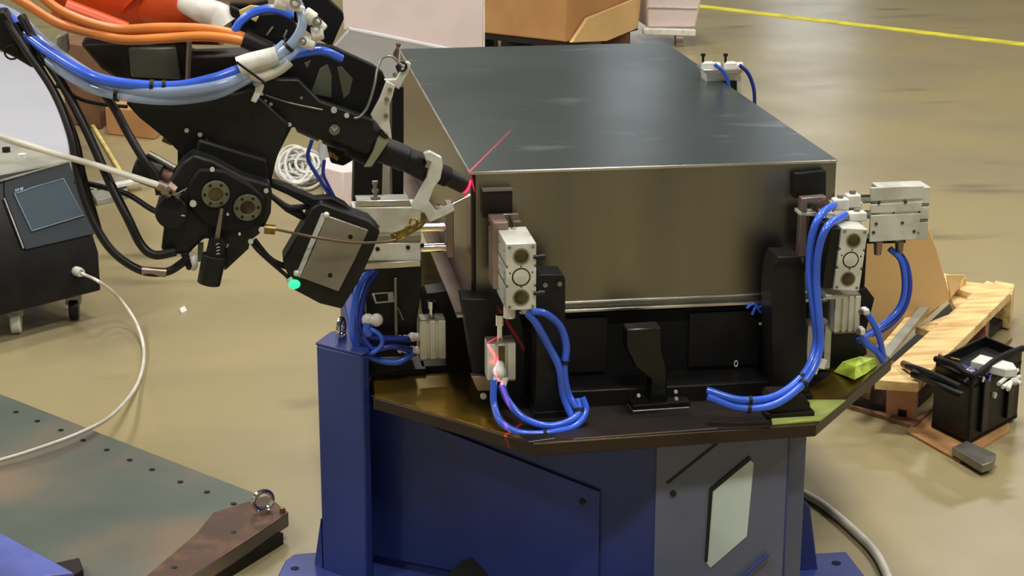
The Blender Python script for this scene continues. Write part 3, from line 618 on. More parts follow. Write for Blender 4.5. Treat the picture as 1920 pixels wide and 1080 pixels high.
# white sheet metal / cover behind the box
t = thing('white_cover', 'large white folded cover standing upright behind the steel box, at the left', 'cover', PZ(760, 150, 0))
yw = 3.6
MB().slab(pl([(642, -20), (906, -20), (906, 110), (860, 100), (660, 52), (645, 58)], yw), (0, .02, 0)).build('upright_panel', 'pink_sheet', t, bevel=.004)
f0 = PY(655, 50, yw-.01); f1 = PY(862, 93, yw-.01); z0 = .22
MB().slab([f0, f1, PZ(862, 93, 0)+V((0, -1.2, 0.02)), PZ(606, 352, .02)+V((.0, 0, 0)), PZ(596, 300, .02), PZ(612, 100, .05)], (0, .0, -.015)).build('lower_panel', 'white_fabric', t, bevel=.004)
MB().slab(pl([(906, -20), (909, -20), (909, 110), (906, 110)], yw), (0, .04, 0)).build('edge_strip', 'white_plastic', t)
o = MB().slab(pz([(608, 384), (644, 394), (700, 388), (694, 366), (612, 364)], 0), (0, 0, .14)).build('pale_carton', 'pink_sheet', bevel=.004); tag(o, 'pale pink carton standing on the floor behind the black torch', 'carton'); 
o = MB().slab([PZ(712, 392, 0), PZ(752, 392, 0), PZ(722, 296, .3), PZ(712, 296, .3)], (0, 0, .04)).build('pale_board', 'white_sheet'); tag(o, 'pale slanting board leaning behind the left air cylinder', 'board')
# white sheet left
t = thing('white_sheet_roll', 'wide white plastic sheet with a curved edge lying behind the black screen cabinet', 'sheet', PZ(60, 300, .3))
pts = [(-40, 95), (40, 100), (66, 122), (100, 180), (118, 230), (128, 262), (132, 300), (120, 304), (60, 275), (-40, 250)]
MB().slab([PZ(a, b, .35) for a, b in pts], (0, 0, -.03)).build('sheet', 'white_sheet', t, bevel=.006)
MB().tube([PZ(a, b, .355) for a, b in [(-40, 248), (7, 258), (60, 276), (118, 303)]], .006).build('hem', 'alu', t, smooth_=True)
MB().slab([PZ(a, b, .345) for a, b in [(-40, 100), (40, 110), (60, 270), (-40, 250)]], (0, 0, -.34)).build('core', 'grey_blue', t)
# cardboard box + floor things left back
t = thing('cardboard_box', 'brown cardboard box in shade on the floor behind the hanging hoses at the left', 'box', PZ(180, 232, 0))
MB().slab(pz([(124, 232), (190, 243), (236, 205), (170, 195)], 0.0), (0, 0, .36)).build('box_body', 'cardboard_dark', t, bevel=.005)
t = thing('cardboard_box', 'low orange brown carton on the floor above the black robot bracket', 'box', PZ(250, 235, 0))
MB().slab(pz([(200, 252), (290, 262), (330, 232), (246, 220)], 0.0), (0, 0, .12)).build('box_body', 'cardboard', t, bevel=.005)
t = thing('junction_box', 'small grey green metal tray with two holes on the floor beside the screen cabinet', 'tray', PZ(200, 390, 0))
MB().slab(pz([(160, 352), (236, 340), (240, 372), (182, 386)], 0), (0, 0, .02)).build('tray', 'cabinet_top', t, bevel=.002)
for x in (172, 186): p = PZ(x, 355, .021); MB().cyl(p, p+V((0, 0, .001)), .008).build('hole', 'black', t)
MB().slab(pz([(205, 349), (268, 336), (268, 342), (208, 355)], .03), (0, 0, .01)).build('white_edge', 'white_plastic', t)
floorhose('thin pale yellow cable running straight down the floor at the upper left', [(118, 148), (150, 195), (190, 262), (226, 322)], .009, 'cable_cream')
# coil of pale cable
t = thing('cable_coil', 'coil of pale grey cable lying on the floor between robot head and torch', 'cable coil', PZ(565, 315, 0))
for k in range(17):
    cx_, cy_ = 562+random.uniform(-16, 16), 312+random.uniform(-10, 14); a0 = 36+random.uniform(-20, 16); b0 = 26+random.uniform(-14, 12)
    pts = [PZ(cx_+a0*math.cos(q*PI/5), cy_+b0*math.sin(q*PI/5), .01+.012*(k % 4)) for q in range(11)]
    MB().tube(pts, .0062, seg=6, n=4).build('loop', random.choice(['white_plastic', 'grey_cable']), t, smooth_=True)
hose('dark blue cable hanging behind the torch over the pale cable coil', [(585, 262), (577, 295), (592, 325), (608, 350), (628, 384)], .004, 'hose_blue_dark', y=.3)
hose('thin dark blue cable hanging right of the other one behind the torch', [(608, 300), (606, 325), (614, 345), (632, 380)], .0035, 'hose_blue_dark', y=.3)

# ------------------------------------------------------------------ black cabinet with touch screen
cb = thing('control_cabinet', 'black control cabinet with a sloping touch screen on castors at the left', 'cabinet', PZ(100, 600, 0))
z0 = .085
B = PZ(190, 545, z0); A = PZ(7, 591, z0); dx = (A-B); A = B+dx*1.5
nf = V((-dx.y, dx.x, 0)).normalized()
if nf.y < 0: nf = -nf
def up_on(px, py): return PN(px, py, B, nf)
zt1 = up_on(188, 472).z
back = .175
top = PN(130, 303, B+nf*.16, nf); tz = top.z
prof = [(0, z0), (0, zt1), (.16, tz), (back, tz), (back, z0)]
off = (top-(B+nf*.16)); off.z = 0; 
sh_ = dx.normalized()*off.dot(dx.normalized())
pr_ = [V((B.x, B.y, 0))+nf*u+V((0, 0, z))+(sh_ if (u > 0) else V((0, 0, 0)))*(1 if z == tz else .0) for u, z in prof]
MB().slab(pr_, dx*1.5).build('cabinet_body', 'black', cb, bevel=.006)
rp = [pr_[2]+dx*1.5, pr_[2]+dx*.02] + [PZ(a, b, tz) for a, b in [(131, 301), (7, 266), (-60, 244)]]
MB().slab(rp, (0, 0, -(tz-z0))).build('rear_housing', 'cabinet_top', cb, bevel=.003)
for x, y, m in ((42, 297, 'white_plastic'), (12, 285, 'black')):
    p = PZ(x, y, tz); MB().cyl(p-V((0, 0, .002)), p+V((0, 0, .014)), .012).build('knob', m, cb, smooth_=True)
# slope plane
s0 = pr_[1]; s1 = pr_[2]; sn = (s1-s0).cross(dx).normalized()
if sn.y > 0: sn = -sn
def sl(l, o=.0): return [PN(a, b, s0+sn*o, sn) for a, b in l]
MB().slab(sl([(7, 343), (128, 305), (176, 440), (46, 470), (7, 365)], .0), sn*.006).build('screen_bezel', 'dark_panel', cb, bevel=.002)
MB().tube(sl([(-20, 345), (7, 338), (128, 304)], .006), .004, n=1).build('bezel_edge', 'alu_dark', cb)
MB().tube(sl([(8, 372), (44, 466)], .006), .003, n=1).build('bezel_edge', 'alu_dark', cb)
MB().slab(sl([(24, 362), (120, 334), (158, 406), (58, 436)], .006), sn*.003).build('touch_screen', 'screen', cb, bevel=.001)
MB().tube(sl([(27, 363), (40, 360), (60, 352), (119, 335), (156, 404), (60, 433), (27, 363)], .0095), .0016, n=1).build('screen_outline', 'outline', cb)
for k, x in enumerate((28, 32, 37, 40)): MB().slab(sl([(x, 355-k*1.2), (x+3, 354-k*1.2), (x+3.5, 359-k*1.2), (x+.5, 360-k*1.2)], .009), sn*.0006).build('screen_lettering', 'outline', cb)
p = up_on(142, 508); MB().cyl(p, p-nf*.02, .014).annulus(p-nf*.02, -nf, .007, .012, .008).build('cable_gland', 'grey_cable', cb, smooth_=True)
def castor(x, y, m):
    p = PZ(x, y, .035)
    fk = MB().box(p+V((0, .01, .035)), (.045, .05, .04)).build('castor', 'alu_dark', cb, bevel=.004)
    MB().cyl(p-V((.014, 0, 0)), p+V((.014, 0, 0)), .033, seg=20).build('wheel', m, fk, smooth_=True, bevel=.004)
castor(30, 603, 'white_plastic'); castor(139, 578, 'black')
# white hose from the cabinet
g_ = up_on(142, 508)-nf*.02
wp = [g_, g_-nf*.03+V((0, 0, -.004))] + [PZ(a, b, z) for a, b, z in [(185, 528, .17), (222, 558, .09), (255, 605, .035), (270, 660, .012), (258, 720, .014), (212, 777, .06), (150, 812, .075), (60, 845, .075), (-10, 866, .07), (-60, 880, .066)]]
tag(MB().tube(wp, .0048).build('air_hose', 'hose_white', smooth_=True), 'long white hose from the black cabinet curving over the floor onto the steel plate', 'hose')

# ------------------------------------------------------------------ steel base plate bottom left
zp = .055
bp = thing('steel_base_plate', 'large grey steel base plate with bolt holes at the bottom left corner', 'base plate', PZ(300, 1000, 0))
cor = [(-60, 712), (0, 738), (250, 836), (480, 925), (541, 962), (470, 1010), (300, 1120), (-60, 1260)]
pts = [PZ(a, b, zp) for a, b in cor]
MB().slab(pts, (0, 0, -.03)).build('plate', 'slate', bp, bevel=.002)
MB().slab([q-V((0, 0, .03)) for q in [PZ(a, b, zp) for a, b in [(-40, 750), (240, 860), (470, 950), (530, 975), (290, 1120), (-60, 1240)]]], (0, 0, -(zp-.03))).build('support_frame', 'black_brown', bp)
MB().slab([PZ(a, b, zp) for a, b in [(400, 962), (500, 930), (541, 962), (470, 1010), (330, 1100), (270, 1085), (370, 1000)]], (0, 0, .0012)).build('rusty_corner', 'rust_plate', bp)
for q in [(30, 772), (70, 789), (114, 806), (156, 825), (200, 843), (243, 862), (285, 880), (338, 903), (388, 922), (438, 944), (438, 998), (327, 1064)]:
    p = PZ(q[0], q[1], zp+.0013); MB().cyl(p-V((0, 0, .0012)), p+V((0, 0, .0006)), .0065, seg=14).build('bolt_hole', 'black', bp)
e = PZ(494, 962, zp)
MB().ring(e+V((0, 0, .028)), (.35, -1, 0), .021, .0055).cyl(e, e+V((0, 0, .010)), .014).build('lifting_eye', 'chrome', bp, smooth_=True)
p = PZ(530, 962, zp); MB().cyl(p, p+V((0, 0, .012)), .006).build('bolt', 'brass', bp)
o = MB().slab([PZ(a, b, zp+.006) for a, b in [(-40, 1000), (7, 1026), (98, 1076), (140, 1100), (-40, 1120)]], (0, 0, .03)).build('blue_bracket', 'violet_blue', bevel=.003); tag(o, 'pale violet blue painted bracket at the lower left corner on the steel plate', 'bracket')
o = MB().slab([PZ(a, b, zp+.002) for a, b in [(95, 1074), (150, 1062), (158, 1085), (120, 1110), (90, 1100)]], (0, 0, .02)).build('dark_bracket', 'black_brown', bevel=.003); tag(o, 'small dark bracket beside the violet blue bracket on the steel plate', 'bracket')
# white scrap on the floor
tag(MB().slab(pz([(337, 583), (346, 578), (351, 587), (341, 591)], .0), (0, 0, .008)).build('paper_scrap', 'white_plastic'), 'tiny white scrap lying alone on the floor left of the sensor', 'scrap')
# ------------------------------------------------------------------ robot arm
ra = thing('robot_arm', 'orange industrial robot forearm reaching in from the upper left corner', 'robot arm', PY(290, -40, .12))
MB().tube([PY(120, -50, .1), PY(230, -16, .1), PY(330, 4, .1), PY(420, 12, .08)], .075, seg=24, radii=(.085, .07)).build('forearm', 'robot_orange', ra, smooth_=True)
MB().tube([PY(-500, -420, .9), PY(-120, -330, .5), PY(150, -170, .25), PY(250, -60, .14), PY(300, 10, .1)], .10, seg=24).build('elbow_cover', 'robot_orange', ra, smooth_=True)
MB().ball(PY(318, 10, .06), .062, (1.15, .9, .9), seg=24).build('wrist_housing', 'robot_orange', ra, smooth_=True)
MB().cyl(PY(372, 20, .08), PY(412, 28, .06), .052, seg=28).build('wrist_ring', 'black_brown', ra, smooth_=True)
MB().cyl(PY(120, 18, -.02), PY(235, 62, -.02), .020, seg=16).build('arm_underside', 'robot_orange', ra, smooth_=True)
# black body between arm and tool bracket
plate('dark_housing', [(150, 82), (240, 78), (350, 80), (360, 104), (470, 100), (480, 160), (440, 190), (350, 170), (240, 160), (190, 130)], .04, .08, 'black_brown', ra, bevel=.006)
plate('grey_cover', [(240, 90), (330, 88), (340, 150), (245, 145)], .03, .02, 'window_grey', ra, bevel=.004)
MB().cyl(PY(355, 78, 0), PY(352, 152, 0), .0045).build('grey_rod', 'alu_warm', ra, smooth_=True)
plate('side_bracket', [(104, 70), (126, 62), (130, 95), (118, 112), (104, 100)], .02, .03, 'cabinet_top', ra, bevel=.003)
# ------------------------------------------------------------------ black tool bracket
tb = thing('tool_bracket', 'large black tool bracket plate hanging under the clear hose bundle', 'bracket', PY(400, 260, -.16))
plate('main_plate', [(236, 194), (262, 176), (440, 178), (470, 168), (542, 234), (518, 300), (506, 352), (455, 362), (365, 300), (342, 292), (312, 262), (262, 222)], -.17, .03, 'black', tb, bevel=.003)
plate('lower_block', [(372, 262), (500, 300), (506, 345), (430, 360), (362, 312)], -.195, .03, 'black_matte', tb, bevel=.004)
plate('upper_plate', [(425, 175), (470, 150), (560, 150), (600, 190), (700, 225), (700, 262), (690, 290), (640, 270), (548, 238), (500, 330), (470, 300), (430, 200)], -.145, .03, 'black', tb, bevel=.003)
plate('back_plate', [(505, 110), (556, 80), (622, 86), (700, 122), (718, 136), (724, 152), (712, 190), (695, 230), (640, 225), (520, 190), (480, 170)], -.10, .02, 'black_matte', tb, bevel=.003)
plate('cut_window', [(582, 176), (600, 128), (614, 120), (622, 140), (622, 184)], -.1005, .002, 'window_grey', tb)
plate('cut_window', [(632, 126), (640, 124), (662, 148), (655, 176), (644, 186)], -.1005, .002, 'window_grey', tb)
plate('cut_window', [(570, 118), (584, 112), (576, 130)], -.1005, .002, 'window_grey', tb)
plate('top_plate', [(552, -14), (608, -10), (644, 24), (645, 36), (634, 60), (622, 88), (590, 70), (552, 40)], -.06, .03, 'black_matte', tb, bevel=.003)
plate('strut', [(333, 262), (343, 262), (343, 312), (333, 312)], -.165, .02, 'rubber', tb, bevel=.002)
for x, y, r, m in [(350, 244, 4.5, 'alu'), (375, 252, 4.5, 'alu'), (387, 262, 2.5, 'alu_dark'), (371, 283, 3, 'alu_dark'), (445, 284, 3, 'alu_dark'), (484, 304, 5, 'alu'), (492, 307, 4, 'alu_dark'), (497, 190, 3.5, 'alu'), (508, 195, 3.5, 'alu'), (506, 217, 5, 'alu'), (491, 176, 3, 'alu'), (543, 233, 4, 'alu'), (626, 206, 6, 'alu'), (650, 216, 5, 'alu'), (565, 183, 3, 'alu_dark'), (600, 266, 4.5, 'alu'), (456, 174, 2.5, 'alu'), (426, 184, 2.5, 'alu')]:
    bolt(tb, PY(x, y, -.172 if x < 500 and y > 230 else -.147), (0, -1, 0), r*.00088, .004, m)
MB().tube(p3([(497, 178), (540, 192), (575, 200), (605, 206)], -.148), .0015, seg=6).build('thin_lead', 'alu_dark', tb)
MB().cyl(PY(306, 258, -.14), PY(324, 266, -.14), .0075).cyl(PY(322, 264, -.14), PY(334, 268, -.14), .005).build('brass_nipple', 'brass', tb, smooth_=True)
# ------------------------------------------------------------------ round wire drive head
dh = thing('tool_changer_head', 'round black tool head with two grey ring flanges and a black knob below', 'tool head', PY(400, 400, -.22))
plate('head_body', [(362, 288), (400, 300), (455, 330), (506, 345), (510, 362), (508, 400), (500, 418), (486, 440), (470, 452), (466, 468), (420, 511), (418, 460), (400, 452), (384, 447), (362, 468), (355, 478), (332, 478), (308, 476), (302, 466), (307, 428), (297, 413), (292, 397), (296, 380), (318, 340), (340, 305)], -.235, .05, 'black', dh, bevel=.006)
plate('front_cover', [(372, 315), (420, 318), (470, 345), (500, 372), (496, 405), (470, 430), (420, 440), (380, 420), (352, 390), (352, 345)], -.243, .012, 'black_matte', dh, bevel=.006)
MB().cyl(PY(322, 398, -.25), PY(322, 398, -.2), .028, seg=28).build('side_disc', 'black', dh, bevel=.003)
for cx_, cy_ in ((404, 363), (463.5, 388)):
    p = PY(cx_, cy_, -.2445)
    ax = V((.12, -1, -.12))
    rf = MB().annulus(p, ax, .0125, .0235, .005, seg=32).build('ring_flange', 'ring_grey', dh, bevel=.0006)
    MB().cyl(p, p+ax.normalized()*.0022, .0128, seg=24).build('ring_core', 'bore', rf)
    q = ax.normalized().to_track_quat('Z', 'X').to_matrix()
    for k in range(6):
        a = k*PI/3+.5; v = q @ V((math.cos(a)*.0183, math.sin(a)*.0183, 0))
        c = p+v+ax.normalized()*.005; MB().cyl(c-ax.normalized()*.001, c+ax.normalized()*.0004, .0028, seg=10).build('flange_hole', 'black', rf)
for x, y, r in ((362, 381, 6.5), (343, 407, 6), (398, 317, 4.5), (499, 357, 4.5), (490, 430, 5.5), (470, 452, 5), (427, 401, 2.5), (449, 438, 2.5)):
    bolt(dh, PY(x, y, -.246), (0, -1, 0), r*.00088, .005, 'alu')
MB().cyl(PY(416, 391, -.262), PY(407, 447, -.262), .0028, .0048).build('pin', 'alu_warm', dh, smooth_=True)
MB().cyl(PY(410, 446, -.262), PY(402, 482, -.262), .0155, seg=24).build('knob_neck', 'black', dh, smooth_=True)
MB().cyl(PY(402, 478, -.262), PY(391, 532, -.262), .0205, .0195, seg=28).build('knob', 'black', dh, bevel=.0015)
for k, s in enumerate(((408, 458), (409, 464), (409, 470), (409, 476))):
    MB().tube([PY(s[0]-3, s[1]+1, -.2785), PY(s[0], s[1]-1, -.2787), PY(s[0]+3, s[1]-1+(k % 2), -.2785)], .0007, seg=5, n=1).build('scale_mark', 'ink_white', dh)
for s in (((424, 457), (429, 460)), ((421, 462), (427, 463))): MB().tube([PY(*s[0], -.2365), PY(*s[1], -.2365)], .0008, seg=5, n=1).build('scale_mark', 'ink_white', dh)
plate('bottom_hook', [(338, 476), (352, 474), (360, 500), (356, 508), (350, 506), (344, 490)], -.24, .02, 'black', dh, bevel=.002)
MB().ball(PY(362, 493, -.225), .011, (.8, 1, 1.3)).build('white_plug', 'white_plastic', dh, smooth_=True)
plate('gap_plate', [(371, 456), (382, 456), (380, 490), (370, 492)], -.2, .01, 'cabinet_top', dh)
# side motor
sm = thing('small_motor', 'dark cylindrical motor sticking out left of the round black tool head', 'motor', PY(270, 310, -.16))
MB().cyl(PY(255, 312, -.18), PY(305, 330, -.19), .025, seg=28).build('motor_body', 'black_brown', sm, bevel=.003)
MB().cyl(PY(300, 328, -.19), PY(330, 340, -.2), .017, seg=24).build('motor_neck', 'rust_plate', sm, smooth_=True)
MB().cyl(PY(278, 288, -.19), PY(328, 316, -.2), .006).build('motor_rail', 'alu_dark', sm, smooth_=True)
cn = thing('connector', 'silver connector joining the white conduit to the round black tool head', 'connector', PY(320, 358, -.25))
MB().cyl(PY(296, 346, -.25), PY(312, 353, -.25), .009).cyl(PY(310, 350, -.25), PY(324, 362, -.25), .0135, seg=6).build('hex_nut', 'alu_warm', cn, bevel=.001)
plate('tab', [(312, 358), (338, 372), (334, 374), (326, 366), (352, 352), (346, 360), (335, 366)], -.262, .006, 'alu_dark', cn)
bolt(cn, PY(320, 361, -.262), (0, -1, 0), .003, .003, 'black')
hose('white conduit running from the left edge into the silver connector on the tool head', [(-40, 243, -.1), (10, 258, -.13), (90, 284, -.17), (180, 310, -.2), (250, 332, -.23), (300, 348, -.25)], .0055, 'hose_white', name='conduit')
# sensor
se = thing('seam_tracking_sensor', 'tilted black and silver seam tracking laser sensor with a glowing green light', 'sensor', PY(620, 480, -.2))
plate('housing', [(602, 380), (694, 414), (713, 434), (700, 470), (672, 530), (641, 580), (600, 570), (553, 545), (533, 500), (530, 488), (570, 420), (584, 390)], -.215, .06, 'black', se, bevel=.004)
plate('cover', [(612, 404), (691, 432), (666, 486), (635, 547), (562, 520), (588, 465)], -.223, .008, 'alu_dark', se, bevel=.0015)
MB().slab([PY(612, 404, -.2235), PY(562, 520, -.2235), PY(554, 517, -.215), PY(603, 399, -.215)], (0, .004, 0)).build('cover_edge', 'alu', se)
for x, y in ((657, 444), (619, 516)): p = PY(x, y, -.2225); MB().cyl(p, p-V((0, .0012, 0)), .0042, seg=12).build('screw', 'black', se)
for x, y in ((612, 403), (556, 512)): MB().ball(PY(x, y, -.222), .0055).build('corner_fitting', 'alu', se, smooth_=True)
p = PY(552, 533, -.222); MB().ball(p, .0105, (1, .6, .8)).build('status_light', 'green_led', se, smooth_=True)
p = PY(543, 522, -.21); MB().cyl(p, PY(550, 532, -.215), .007).build('light_socket', 'pale_plate', se, smooth_=True)
plate('mount_bar', [(508, 340), (524, 345), (590, 372), (622, 370), (648, 384), (660, 396), (690, 408), (692, 416), (660, 410), (610, 396), (586, 392), (536, 398), (534, 392), (580, 388), (540, 366), (508, 352)], -.19, .03, 'black_matte', se, bevel=.003)
plate('mount_bar', [(508, 364), (536, 384), (568, 398), (576, 414), (562, 412), (536, 398), (508, 374)], -.185, .02, 'black', se, bevel=.003)
MB().tube(p3([(472, 455), (484, 470), (508, 492), (536, 516), (546, 528)], -.21), .0035).build('sensor_cable', 'rubber', se, smooth_=True)
MB().tube(p3([(476, 450), (500, 480), (520, 494), (545, 502)], -.2), .0055).build('sensor_cable', 'rubber', se, smooth_=True)
# thin rod with brass clip
rd = thing('brass_probe', 'thin brown rod crossing the sensor and ending in a tangled brass clip', 'probe', PY(640, 440, -.25))
MB().tube(p3([(516, 430, -.235), (560, 439, -.24), (600, 447, -.245), (660, 455, -.24), (720, 454, -.22), (742, 450, -.21)], None), .0024, seg=8).build('rod', 'brown_rod', rd, smooth_=True)
MB().cyl(PY(496, 429, -.235), PY(516, 431, -.235), .0085, seg=14).build('rod_knob', 'brass', rd, smooth_=True)
MB().tube(p3([(735, 448), (752, 440), (772, 430), (790, 420), (794, 408), (792, 400)], -.2), .0055, seg=8, radii=(.009, .0035)).build('clip_body', 'brass', rd, smooth_=True)
MB().tube(p3([(738, 440), (750, 445), (764, 424), (776, 428), (782, 414), (772, 410), (768, 420)], -.205), .0022, seg=6).build('clip_wire', 'brass', rd, smooth_=True)
MB().tube(p3([(744, 452), (758, 446), (765, 436), (786, 424), (796, 412)], -.205), .0024, seg=6).build('clip_wire', 'brass', rd, smooth_=True)
# ------------------------------------------------------------------ torch
to = thing('welding_torch', 'long black welding torch pointing at the front left corner of the steel box', 'welding torch', PY(720, 280, -.08))
def tc(a, b, r, m, name, Ya=-.09, Yb=-.06, r1=None, **k): return MB().cyl(PY(a[0], a[1], Ya), PY(b[0], b[1], Yb), r, r1, seg=28).build(name, m, to, **k)
tc((570, 214), (712, 278), .034, 'black', 'torch_body', -.11, -.08, bevel=.004)
tc((660, 252), (712, 277), .040, 'black_matte', 'body_collar', -.09, -.085, bevel=.003)
plate('marked_band', [(711, 250), (731, 259), (726, 270), (697, 313), (682, 314), (700, 282)], -.132, .004, 'band', to)
plate('band_clip', [(716, 240), (734, 250), (724, 262), (708, 252)], -.135, .01, 'black', to, bevel=.002)
tc((712, 278), (760, 298), .024, 'black', 'torch_neck', -.08, -.07, bevel=.003)
tc((752, 294), (806, 318), .021, 'black', 'neck_sleeve', -.07, -.06, r1=.026, bevel=.003)
tc((806, 318), (840, 332), .019, 'black_matte', 'gas_nozzle', -.06, -.055, bevel=.002)
tc((832, 328), (872, 347), .0165, 'black', 'nozzle_tip', -.055, -.045, bevel=.003)
p = PY(875, 349, -.05); d = (PY(872, 347, -.045)-PY(832, 328, -.055)).normalized()
MB().cyl(p-d*.002, p+d*.0008, .0135, seg=24).build('red_glow_ring', 'red_glow', to)  # no lamp: emissive disc painting the laser's red on the nozzle tip
p = PY(627, 243, -.1485); MB().cyl(p, p-V((0, .0025, 0)), .0095, seg=24).build('round_badge', 'ring_grey', to)
MB().tube([p+V((-.004, -.003, .005)), p+V((0, -.003, -.002)), p+V((.004, -.003, .004))], .0008, seg=5, n=1).build('badge_mark', 'ink_white', to)
for a in (((657, 252), (664, 255)), ((654, 259), (661, 263))): MB().tube([PY(*a[0], -.132), PY(*a[1], -.132)], .0009, seg=5, n=1).build('body_marking', 'alu_dark', to)
plate('rear_block', [(610, 262), (668, 286), (664, 300), (644, 312), (620, 306)], -.09, .05, 'black_matte', to, bevel=.004)
MB().ball(PY(623, 289, -.12), .006).cyl(PY(618, 284, -.12), PY(634, 298, -.12), .004).build('cable_lug', 'brass', to, smooth_=True)
bolt(to, PY(686, 256, -.126), (0, -1, 0), .004, .004, 'alu_dark')
# silver bracket on the nozzle
nb = thing('nozzle_bracket', 'bent silver bracket clipped around the black torch nozzle', 'bracket', PY(815, 380, -.09))
plate('clip_plate', [(794, 288), (806, 283.5), (828, 295), (831, 310), (826, 336), (814, 352), (804, 378), (818, 396), (849, 384), (853, 395), (838, 404), (806, 418), (796, 400), (772, 392), (773, 383), (800, 334), (804, 312), (798, 300)], -.095, .014, 'alu', nb, bevel=.002)
MB().slab([PY(818, 397, -.095), PY(849, 385, -.095), PY(853, 384, -.07), PY(822, 392, -.07)], (0, 0, .003)).build('bracket_shelf', 'alu', nb)
bolt(nb, PY(822, 388, -.09), (0, 0, 1), .006, .004, 'chrome')
MB().cyl(PY(830, 392, -.09), PY(881, 366, -.055), .0028).build('feeler_wire', 'chrome', nb, smooth_=True)
MB().cyl(PY(806, 302, -.1), PY(800, 314, -.1), .004).build('clip_screw', 'alu_warm', nb)
# upper silver bracket
ub = thing('upper_bracket', 'silver upright bracket arm above the torch with a pin at its top', 'bracket', PY(720, 200, -.12))
plate('arm_plate', [(725, 152), (741, 160), (736, 182), (727, 205), (731, 232), (735, 262), (722, 252), (695, 217), (712, 186)], -.135, .012, 'alu', ub, bevel=.0015)
plate('head_plate', [(720, 150), (742, 149), (763, 115), (771, 120), (766, 136), (748, 168), (738, 162)], -.125, .014, 'alu', ub, bevel=.0015)
MB().cyl(PY(746, 122, -.11), PY(753, 140, -.11), .005).build('lock_pin', 'black_brown', ub, smooth_=True)
MB().cyl(PY(746, 84, -.09), PY(744, 112, -.1), .0028).ball(PY(747, 84, -.09), .0045).build('thin_pin', 'rust_plate', ub, smooth_=True)
MB().tube(p3([(744, 92), (740, 104), (752, 124)], -.1), .0025, seg=6).build('pin_wire', 'rust_plate', ub, smooth_=True)
MB().ring(PY(754, 125, -.128), (0, -1, 0), .0075, .002, seg=16).build('eyelet', 'black', ub)
for x, y in ((731, 168), (725, 186), (724, 217), (740, 140)): bolt(ub, PY(x, y, -.136), (0, -1, 0), .004, .003, 'alu_warm')
hose('thin grey lead looping from the upper silver bracket to the torch body', [(664, 222, -.15), (676, 218, -.15), (690, 198, -.15), (702, 160, -.15), (707, 132, -.14), (716, 110, -.13), (734, 106, -.13), (748, 118, -.13), (756, 126, -.13)], .0022, 'alu_dark', name='thin_lead', cat='cable')
# ------------------------------------------------------------------ hoses of the robot
hose('thick blue hose in the clear bundle sagging under the orange arm', [(-40, 20, .02), (12, 32, 0), (45, 62, -.05), (105, 106, -.12), (170, 142, -.18), (240, 158, -.2), (330, 162, -.21), (400, 148, -.21), (440, 134, -.2), (458, 127, -.19)], .0095, 'hose_blue', ties=(.62, .66))
hose('clear white hose at the underside of the sagging bundle', [(50, 70, 0), (90, 112, -.09), (160, 158, -.16), (230, 178, -.19), (320, 186, -.21), (400, 176, -.21), (445, 156, -.2), (480, 136, -.19)], .0105, 'hose_clear', ties=(.42,))
hose('pale clear hose in the middle of the sagging bundle', [(-30, 6, .04), (30, 30, 0), (100, 92, -.09), (180, 146, -.17), (250, 168, -.2), (330, 172, -.22), (410, 160, -.22), (460, 140, -.2), (500, 112, -.18), (535, 82, -.17)], .009, 'hose_clear')
hose('clear blue hose turning up from the cable tie to the white fittings', [(440, 150, -.19), (500, 118, -.2), (545, 84, -.2), (566, 50, -.2), (564, 20, -.19), (548, -12, -.18)], .0085, 'hose_clear', ties=(.4,))
hose('dark blue hose looping over the black bracket at the top', [(440, 58, -.13), (452, 40, -.13), (474, 24, -.13), (502, 17, -.13), (526, 20, -.13), (548, 30, -.13)], .0075, 'hose_blue')
hose('bright blue hose ending over the black bracket, right of the white fittings', [(505, 128, -.17), (540, 108, -.17), (575, 98, -.17), (608, 96, -.165), (640, 110, -.15)], .0075, 'hose_blue')
hose('blue tinted clear hose behind the white plastic bag', [(478, 158, -.19), (510, 132, -.2), (540, 108, -.2), (562, 88, -.19), (590, 78, -.18)], .007, 'hose_clear')
hose('upper orange cable passing in front of the orange arm', [(70, -14, -.08), (110, 18, -.09), (165, 42, -.1), (225, 55, -.1), (300, 52, -.11), (380, 54, -.12), (440, 64, -.13), (464, 74, -.13)], .0085, 'hose_orange', name='cable', cat='cable')
hose('lower orange cable passing in front of the orange arm', [(10, -16, -.08), (60, 14, -.09), (110, 44, -.1), (165, 60, -.1), (230, 74, -.11), (300, 72, -.12), (380, 68, -.13), (440, 74, -.14), (468, 80, -.14)], .0085, 'hose_orange', name='cable', cat='cable')
MBo = thing('cable_plug', 'black cable plug at the right end of the two orange cables', 'plug', PY(480, 90, -.13))
MB().cyl(PY(456, 72, -.135), PY(508, 96, -.14), .0155, seg=20).build('plug_body', 'black_brown', MBo, bevel=.003)
MB().cyl(PY(504, 94, -.14), PY(524, 102, -.145), .013, seg=20).build('plug_end', 'cabinet_top', MBo, smooth_=True)
